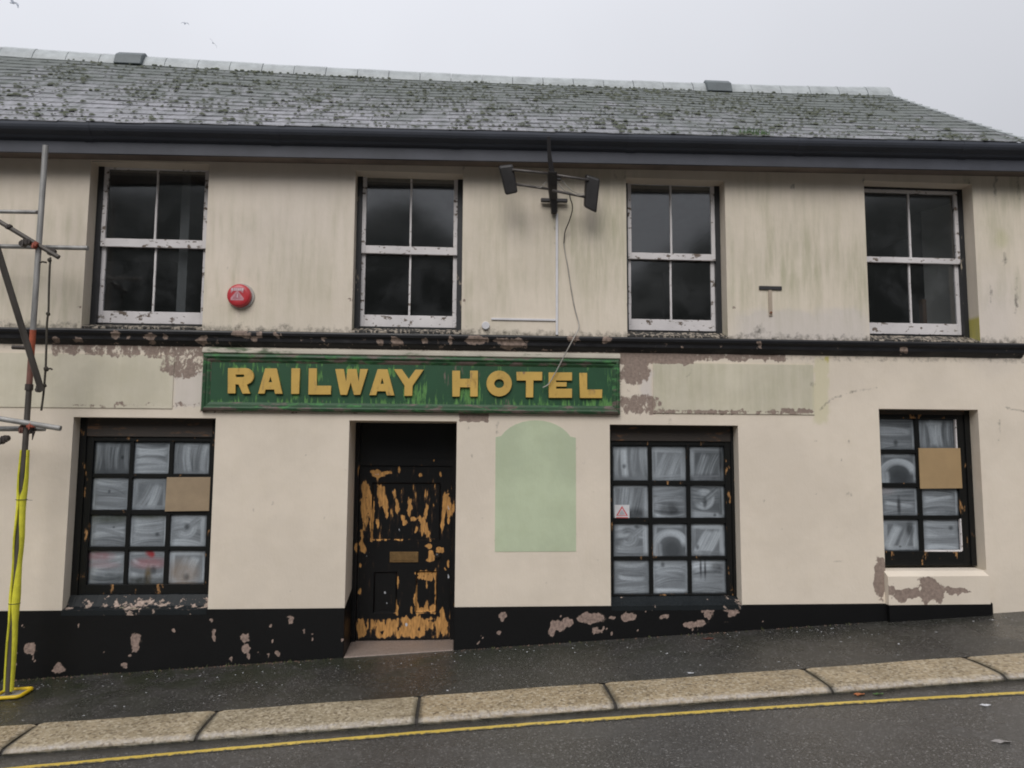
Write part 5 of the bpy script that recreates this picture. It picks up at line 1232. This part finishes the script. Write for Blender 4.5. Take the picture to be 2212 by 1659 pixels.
flat_bar('post', M['iron'], [cb(1180, 1480, -.05), cb(1165, 1250, -.12), cb(1150, 1000, -.30), cb(1145, 760, -.42)], [.030, .038, .048, .050], [.03, .03, .04, .04])
flat_bar('mast', M['iron'], [cb(1145, 780, -.43), cb(1105, 520, -.50), cb(1092, 400, -.53), cb(1083, 115, -.60)], [.030, .024, .020, .018], [.015, .012, .010, .008])
mb = MB(); a, b = cb(945, 1212, -.05), cb(1415, 1285, -.05); mb.box((a[0], -.075, b[2]), (b[0], -.03, a[2])); mb.build('wall_bar', M['iron'], bk, bevel=.005)
mb = MB(); c = cb(1180, 1260, -.03); mb.box((c[0]-.035, -.055, c[2]-.13), (c[0]+.035, -.001, c[2]+.10)); mb.build('wall_plate', M['iron'], bk, bevel=.004)
def rod(p0, p1, r=.012): mb = MB(); mb.tube([p0, p1], r, 10); mb.build('arm', M['rod'], bk, smooth=True)
rod(cb(440, 705, -.46), cb(1075, 770, -.43), .014); rod(cb(1150, 790, -.42), cb(1790, 885, -.36), .014)
rod(cb(500, 960, -.38), cb(1085, 1045, -.33), .014); rod(cb(1150, 1070, -.32), cb(1770, 1195, -.28), .014)
def lamp(name, c4t, c4b, dY, ln, lab_):
    """trough lamp: lower face corners given by two ends; depth behind"""
    mb = MB()
    (ta, tb_), (ba, bb) = c4t, c4b
    P_ = [cb(*ba, dY+.05), cb(*bb, dY+.05), cb(*bb, dY+.05), cb(*ba, dY+.05), cb(*ta, dY), cb(*tb_, dY), cb(*tb_, dY), cb(*ta, dY)]
    P_ = [np.array(p_) for p_ in P_]
    n_ = np.array([0, .11, .05])
    for i in (2, 3, 6, 7): P_[i] = P_[i]+n_
    mb.hexa([tuple(p_) for p_ in P_])
    o = mb.build('lamp', M['lampgrey'], bk, bevel=.022, seg=3); o['label'] = lab_
    return o
lamp('lamp', ((198, 640), (455, 610)), ((322, 1158), (540, 1112)), -.46, .3, 'left trough lamp, tilted')
lamp('lamp', ((1752, 790), (2000, 870)), ((1722, 1370), (1935, 1475)), -.36, .3, 'right trough lamp')
for pts in ([(1265, 860), (1330, 900), (1400, 990), (1500, 1080), (1620, 1130), (1715, 1130)], [(1235, 930), (1300, 1010), (1370, 1080), (1450, 1100), (1600, 1160), (1715, 1150)], [(1060, 920), (1020, 930), (980, 990), (940, 1020), (800, 1000)]):
    mb = MB(); mb.tube([cb(X, Y_, -.36) for X, Y_ in pts], .004, 6); mb.build('lamp_wire', M['cable'], bk, smooth=True)
mb = MB(); c = np.array(cb(1262, 858, -.38)); mb.box(tuple(c-.022), tuple(c+.022)); mb.build('junction', M['iron'], bk, bevel=.004)
# loose cable
pts = [(1230,418,-.33),(1232,430,-.32),(1237,443,-.28),(1236,458,-.2),(1229,480,-.12),(1222,495,-.06),(1219.6,504,-.03),(1218,526,-.012),(1221,548,-.01),(1226,571.5,-.01),(1230,600,-.01),(1234.4,628,-.01),(1241,665,-.01),(1247,686,-.012),(1252,703,-.03),(1248,716,-.09),(1241,727,-.135),(1233,742,-.14),(1225,757,-.13),(1215,776,-.11),(1206,794,-.10),(1196,812,-.10),(1188,826,-.095),(1182,833,-.09),(1172.6,837,-.085)]
def smooth_pts(p_, it=2):
    for _ in range(it):
        o = [p_[0]]
        for a, b in zip(p_[:-1], p_[1:]):
            a, b = np.array(a), np.array(b); o += [a*.75+b*.25, a*.25+b*.75]
        p_ = o+[p_[-1]]
    return p_
wp = [np.array(T(*p_)) for p_ in pts]
cbl = empty('loose_cable', wp[0], 'thin grey cable hanging from the lamp bracket down over the green sign', 'cable')
mb = MB(); mb.tube([tuple(p_) for p_ in smooth_pts(wp[:8])], .0065, 8); mb.build('dark_length', M['cabledark'], cbl, smooth=True)
mb = MB(); mb.tube([tuple(p_) for p_ in smooth_pts(wp[7:])], .0065, 8); mb.build('grey_length', M['cable'], cbl, smooth=True)
# white trunking
tr = empty('cable_trunking', at(1203, 600), 'white plastic cable trunking, upright with a branch to the left, below the lamp bracket', 'trunking')
a, b = at(1202.5, 462), at(1203, 724); xm = (a[0]+b[0])/2
mb = MB(); mb.box((xm-.014, -.018, b[2]), (xm+.014, -.001, a[2])); mb.build('upright_length', M['trunking'], tr, bevel=.003)
a, b = at(1061, 690.5), at(1199, 690.5); zc = (a[2]+b[2])/2
mb = MB(); mb.box((a[0], -.016, zc-.012), (xm-.0145, -.001, zc+.012)); mb.build('branch_length', M['trunking'], tr, bevel=.003)
c = at(1049, 704); jb = MB(); jb.tube([(c[0], 0, c[2]), (c[0], -.03, c[2])], .045, 20)
tag(jb.build('junction_box', M['trunking'], None, bevel=.006), 'small round white junction box at the left end of the trunking branch', 'junction box')

# scaffold at the left edge
SCY = -.545
sc = empty('scaffold', on_ground(14, 1503), 'scaffold of grey tubes with orange joint and yellow foam sleeve at the left edge', 'scaffold')
base = on_ground(18, 1503); top = at(98.5, 315, SCY)
def stp(py):    # point on the standard seen at height py
    z = at(60, py, SCY)[2]; t = (z-base[2])/(top[2]-base[2]); return np.array([base[0]+(top[0]-base[0])*t, SCY, z])
def tube(name, p0, p1, r, mat, cap=True):
    mb = MB(); mb.tube([tuple(p0), tuple(np.array(p0)+(np.array(p1)-np.array(p0))*.5), tuple(p1)], r, 16); return mb.build(name, mat, sc, smooth=False)
TR = .0275
tube('standard', stp(834), (top[0], top[1], top[2]), TR, M['galv'])
tube('lower_standard', (base[0], SCY, base[2]+.005), stp(834), TR*.99, M['darktube'])
tube('orange_band', stp(778), stp(713), TR*1.03, M['orange']); tube('rust_band', stp(834), stp(777), TR*1.03, M['rusttube'])
tube('coupler_sleeve', stp(843), stp(830), TR*1.35, M['coupler'])
far = 260
tube('guard_rail', at(-140, 455, SCY+.06), at(91, 458.5, SCY+.06), .020, M['galv'])
tube('transom', at(-140, 529, SCY+.12), at(190, 536, SCY+.12), .0235, M['galv'])
tube('raking_tube', at(-140, 395, SCY-.05), at(127, 556, SCY-.01), .0235, M['darktube'])
tube('brace', at(-70, 330, SCY-.62), at(90, 845, SCY-.06), .030, M['darktube'])
tube('transom', at(-140, 882, SCY-.055), at(131, 925.5, SCY-.055), .0265, M['galv'])
tube('transom', at(-140, 926.5, SCY+.055), at(97, 926, SCY+.055), .0265, M['galv'])
tube('stub_tube', at(27, 750, SCY+.25), at(54, 751, SCY+.25), .022, M['coupler'])
def coupler(c, s, mat, rot=0.0):
    mb = MB(); c = np.array(c)
    for k in (-1, 1):
        a = R(rot); d = np.array([math.cos(a), 0, math.sin(a)])*k*s*.45
        mb.tube([tuple(c+d+(0, -s*.5, 0)), tuple(c+d+(0, s*.5, 0))], s*.52, 8)
    mb.box(tuple(c-(s*.5, s*.62, s*.4)), tuple(c+(s*.5, s*.3, s*.4)))
    mb.tube([tuple(c+(-s*.1, -s*.9, -s*.9)), tuple(c+(-s*.1, -s*.5, s*.6))], s*.13, 8)
    return mb.build('coupler', mat, sc, bevel=.003)
coupler(at(56, 525, SCY-.03), .062, M['coupler'], 20); coupler(at(76, 530, SCY-.045), .042, M['redcoupler'], 60); coupler(at(19, 490, SCY-.04), .035, M['coupler'], 30)
coupler(at(69, 919, SCY-.05), .048, M['redcoupler'], 10); coupler(at(48, 927, SCY), .045, M['rusttube'], 80); coupler(at(70, 930, SCY+.02), .040, M['coupler'], 40)
coupler(at(8, 950, SCY-.02), .06, M['coupler'], 35); coupler(at(86, 838, SCY-.05), .050, M['coupler'], 60); coupler(at(112, 545, SCY+.02), .045, M['coupler'], 30); coupler(at(84, 459, SCY+.05), .030, M['coupler'], 0)
mb = MB(); c = at(73, 932, SCY-.04); mb.tube([tuple(c), tuple(c+(-.01, 0, -.085))], .016, 8, True, .003); mb.build('spigot', M['coupler'], sc)
# split yellow foam sleeve: the slit opens and closes down its length
prof_s = [(972, .95, .5), (1000, .9, .5), (1030, .82, .5), (1058, .5, .5), (1072, .10, .5), (1080, .07, .5), (1095, .12, .5), (1130, .30, .5), (1160, .55, .45), (1185, .75, .4), (1215, .55, .4), (1250, .28, .35), (1285, .12, .35), (1303, .07, .35), (1315, .12, .35), (1345, .38, .35), (1390, .62, .35), (1440, .80, .35), (1492, .92, .35)]
mb = MB(); V = []; K = 22
for py, ap, ce in prof_s:
    c = stp(py); r_ = .046+.004*math.sin(py*.05)
    a0 = -90+(ce-.5)*40+ap*62; a1 = 270+(ce-.5)*40-ap*62
    for k in range(K):
        a = R(a0+(a1-a0)*k/(K-1)); V.append((c[0]+r_*math.cos(a), c[1]+r_*math.sin(a), c[2]))
    for k in range(K):
        a = R(a0+(a1-a0)*(K-1-k)/(K-1)); V.append((c[0]+(r_-.015)*math.cos(a), c[1]+(r_-.015)*math.sin(a), c[2]))
n = 2*K; F = [(i*n+k, i*n+(k+1) % n, (i+1)*n+(k+1) % n, (i+1)*n+k) for i in range(len(prof_s)-1) for k in range(n)]
mb.add(V, F+[tuple(range(n)), tuple((len(prof_s)-1)*n+k for k in range(n-1, -1, -1))]); mb.build('foam_sleeve', M['foam'], sc, smooth=False)
for py in (1079, 1303):
    c = stp(py); mb = MB(); mb.tube([(c[0]+.050*math.cos(R(a)), c[1]+.050*math.sin(R(a)), c[2]) for a in range(0, 361, 15)], .003, 6); mb.build('cable_tie', M['tie'], sc)
c = stp(1079); mb = MB(); mb.tube([(c[0]+.04, c[1]-.04, c[2]), (c[0]+.13, c[1]-.05, c[2]-.005)], .002, 5); mb.build('cable_tie', M['tie'], sc)
# yellow base pad, a rounded rim with the steel plate inside
pc = base.copy(); pcx = pc[0]+.04
rim = []
for sx, sy, a0 in ((1, 1, 0), (-1, 1, 90), (-1, -1, 180), (1, -1, 270)):
    for k in range(6):
        a = R(a0+18*k); rim.append((pcx+sx*.085+.04*math.cos(a), SCY+sy*.085+.04*math.sin(a)))
mb = MB(); mb.tube([(x, y_, gz(x, y_)+.022) for x, y_ in rim+rim[:1]], .017, 8, False); mb.build('base_pad', M['yplastic'], sc, smooth=True)
mb = MB(); mb.hexa([(pcx+a, SCY+b, gz(pcx+a, SCY+b)+z) for z in (.002, .014) for a, b in ((-.11, -.11), (.11, -.11), (.11, .11), (-.11, .11))]); mb.build('base_plate', M['galv'], sc)
# knotted rope that hangs from the raking tube
rp = [(109, 556), (107, 585), (105.5, 630), (105, 674), (103, 682), (101, 705), (100.5, 740), (99.5, 770), (99, 792), (97, 815), (96, 831), (93, 860), (89, 887)]
rpw = [at(a, b, SCY-.035) for a, b in rp]
rope = empty('knotted_rope', rpw[0], 'dark knotted rope hanging beside the scaffold upright', 'rope')
mb = MB(); mb.tube([tuple(p_) for p_ in smooth_pts(rpw, 1)], .0105, 8); mb.build('cord', M['rope'], rope, smooth=True)
for px_, py_, s_ in ((104, 678, .022), (100, 797, .026), (107, 562, .022), (97, 833, .018)):
    c = at(px_, py_, SCY-.035); mb = MB(); mb.tube([tuple(c+(.004, 0, s_)), tuple(c+(0, 0, s_*.5)), tuple(c), tuple(c+(0, 0, -s_*.6)), tuple(c+(-.003, 0, -s_))], lambda t, s=s_: [.3*s, .85*s, s, .8*s, .3*s][int(round(t*4))], 8)
    mb.build('knot', M['rope'], rope, smooth=True)
for px_, py_, dx_ in ((104, 797, .045), (101, 567, -.06)):
    c = at(px_, py_, SCY-.035); mb = MB(); mb.tube([tuple(c), tuple(c+(dx_*.6, -.01, .004)), tuple(c+(dx_, -.012, -.006))], .009, 7); mb.build('rope_end', M['rope'], rope, smooth=True)

# ---------------------------------------------------------------- small life: grass in the gutter, weeds, litter, gulls
def blades(cx, cy, cz, n, spread, hgt, mb, lean=.25):
    for _ in range(n):
        x, y_ = cx+random.gauss(0, spread), cy+random.uniform(-.03, .03); h = hgt*random.uniform(.4, 1.1); a = random.uniform(0, 2*PI); l = lean*h*random.random(); w = .004+h*.03
        mb.add([(x-w, y_, cz), (x+w, y_, cz), (x+w*.6+l*.4*math.cos(a), y_+l*.4*math.sin(a), cz+h*.6), (x-w*.6+l*.4*math.cos(a), y_+l*.4*math.sin(a), cz+h*.6), (x+l*math.cos(a), y_+l*math.sin(a), cz+h)], [(0, 1, 2, 3), (3, 2, 4)])
mb = MB(); c = at(1612, 300, -.28)
blades(c[0]+.06, -.35, zg(c[0])-.06, 130, .10, .15, mb); mb.box((c[0]-.2, -.385, zg(c[0])-.09), (c[0]+.3, -.315, zg(c[0])-.052))
tag(mb.build('grass_tuft', M['leafgreen'], None, fix=False), 'tuft of green grass sprouting from the gutter above the third and fourth upper windows', 'grass')
c = at(1880, 300, -.28); mb = MB(); blades(c[0], -.35, zg(c[0])-.06, 26, .03, .08, mb); mb.box((c[0]-.09, -.385, zg(c[0])-.09), (c[0]+.09, -.315, zg(c[0])-.052))
tag(mb.build('grass_tuft', M['leafgreen'], None, fix=False), 'few short grass blades in the gutter above the rightmost upper window', 'grass')
mb = MB()
for x in np.arange(-5.2, 6.0, .05):
    if -1.3 < x < .02: continue
    dens = .75 if x < -1.3 else .28
    if random.random() < dens: blades(x+random.uniform(-.02, .02), -.045, gz(x, -.045)-.004, random.randint(1, 5), .012, random.uniform(.012, .04), mb, .8)
tag(mb.build('wall_foot_weeds', M['weed'], None, fix=False), 'low weeds along the foot of the black plinth', None, None, 'stuff')
mb = MB()
for x in np.arange(-5.2, 6.0, .016):
    if -1.25 < x < .02: continue
    dn = 1.0 if x < -1.6 else .45
    if random.random() < dn*(.25+.75*(math.sin(x*2.3)*.5+.5)):
        y_ = -.03-abs(random.gauss(0, .022)); r_ = random.uniform(.004, .015); z_ = gz(x, y_)
        k = 5; pts = [(x+r_*math.cos(2*PI*i/k)*random.uniform(.6, 1.3), y_+r_*math.sin(2*PI*i/k)*random.uniform(.6, 1.3), z_-.002) for i in range(k)]
        mb.add(pts+[(x, y_, z_+r_*.8)], [(i, (i+1) % k, k) for i in range(k)])
tag(mb.build('crumbled_debris', M['mud'], None, fix=False), 'crumbs of render and soil along the wall foot', None, None, 'stuff')
mb = MB()
for _ in range(330):
    x = random.uniform(-5, 6.3); y_ = -.12-abs(random.gauss(0, .28)) if random.random() < .6 else random.uniform(-1.3, -.1)
    if y_ < -1.34: continue
    r_ = random.uniform(.005, .013)*(1.7 if random.random() < .1 else 1); a = random.uniform(0, PI); z_ = gz(x, y_)
    mb.add([(x+r_*math.cos(a+b_)*(1 if i % 2 else .5), y_+r_*math.sin(a+b_)*(1 if i % 2 else .5), z_+.002+random.uniform(0, .004)) for i, b_ in enumerate((0, PI/2, PI, 1.5*PI))], [(0, 1, 2, 3)])
tag(mb.build('pavement_litter', M['paper'], None, fix=False), 'specks of pale litter scattered on the pavement', None, None, 'stuff')
def flat_leaf(name, mat, p, r_, label, cat, seed):
    g = random.Random(seed); k = 9; pts = []
    for i in range(k):
        a = 2*PI*i/k; q_ = r_*(1-.35*(i % 2))*g.uniform(.8, 1.1); pts.append((p[0]+q_*1.3*math.cos(a), p[1]+q_*.7*math.sin(a), p[2]+.006+g.uniform(0, .010)))
    mb = MB(); mb.add(pts+[(p[0], p[1], p[2]+.012)]+[(a, b, c_-.003) for a, b, c_ in pts], [(i, (i+1) % k, k) for i in range(k)]+[(i, k+1+i, k+1+(i+1) % k, (i+1) % k) for i in range(k)])
    tag(mb.build(name, mat, None), label, cat)
rp_ = lambda px_, py_: on_ground(px_, py_, KDROP-GC*(KF), 0.0)
flat_leaf('dead_leaf', M['deadleaf'], rp_(1856, 1501.5), .045, 'orange fallen leaf in the gutter under the right part of the kerb', 'leaf', 1)
flat_leaf('green_leaf', M['leafgreen'], rp_(1896, 1501), .035, 'green fallen leaf in the gutter beside the orange leaf', 'leaf', 2)
flat_leaf('paper_scrap', M['paper'], rp_(2128, 1525), .038, 'pale scrap of paper on the road just below the yellow line', 'litter', 3)
flat_leaf('paper_scrap', simple('grey_scrap', (.30, .28, .27), .6), rp_(2163, 1604), .055, 'grey pebble-like scrap on the road near the bottom right corner', 'litter', 4)
flat_leaf('dead_leaf', simple('brown_leaf', (.09, .035, .025), .6), on_ground(1530, 1381), .05, 'dark brown wet leaf on the pavement below the middle shop window', 'leaf', 5)
flat_leaf('paper_scrap', M['paper'], on_ground(1491, 1456), .028, 'pale scrap lying at the back edge of the kerb', 'litter', 6)
def gull(px_, py_, Y, span, roll, head, label):
    c = np.array(at(px_, py_, Y)); g = empty('gull', c, label, 'gull', 'gulls in the sky')
    Rm = Matrix.Rotation(roll, 3, 'Y') @ Matrix.Rotation(head, 3, 'Z')
    def tr_(p_): return tuple(np.array(Rm @ Vector(p_))*span+c)
    mb = MB(); mb.tube([tr_(p_) for p_ in ((0, -.24, 0), (0, -.16, .01), (0, -.02, .0), (0, .12, .0), (0, .24, .0))], lambda t: [.012, .05, .075, .045, .008][int(round(t*4))]*span, 8); mb.build('body', M['gull'], g, smooth=True)
    for s_ in (-1, 1):
        mb = MB(); V = []
        for x, y0, y1, z in ((.03, -.10, .08, .02), (.22, -.15, .03, .10), (.38, -.08, .06, .07), (.52, .06, .10, .0)):
            V += [tr_((s_*x, y0, z)), tr_((s_*x, y1, z)), tr_((s_*x, y1, z-.012)), tr_((s_*x, y0, z-.012))]
        mb.add(V, [(i*4+j, i*4+(j+1) % 4, (i+1)*4+(j+1) % 4, (i+1)*4+j) for i in range(3) for j in range(4)]+[(0, 1, 2, 3), (15, 14, 13, 12)]); mb.build('wing', M['gull'], g)
gull(400, 51, 48, .62, R(-20), R(40), 'small pale gull, the higher of the two near each other above the roof')
gull(460, 93, 48, .78, R(48), R(25), 'pale banking gull just above the ridge, right of and below the other small gull')
gull(28, 6, 48, 1.25, R(4), R(80), 'gull with wings spread at the top left corner of the sky')
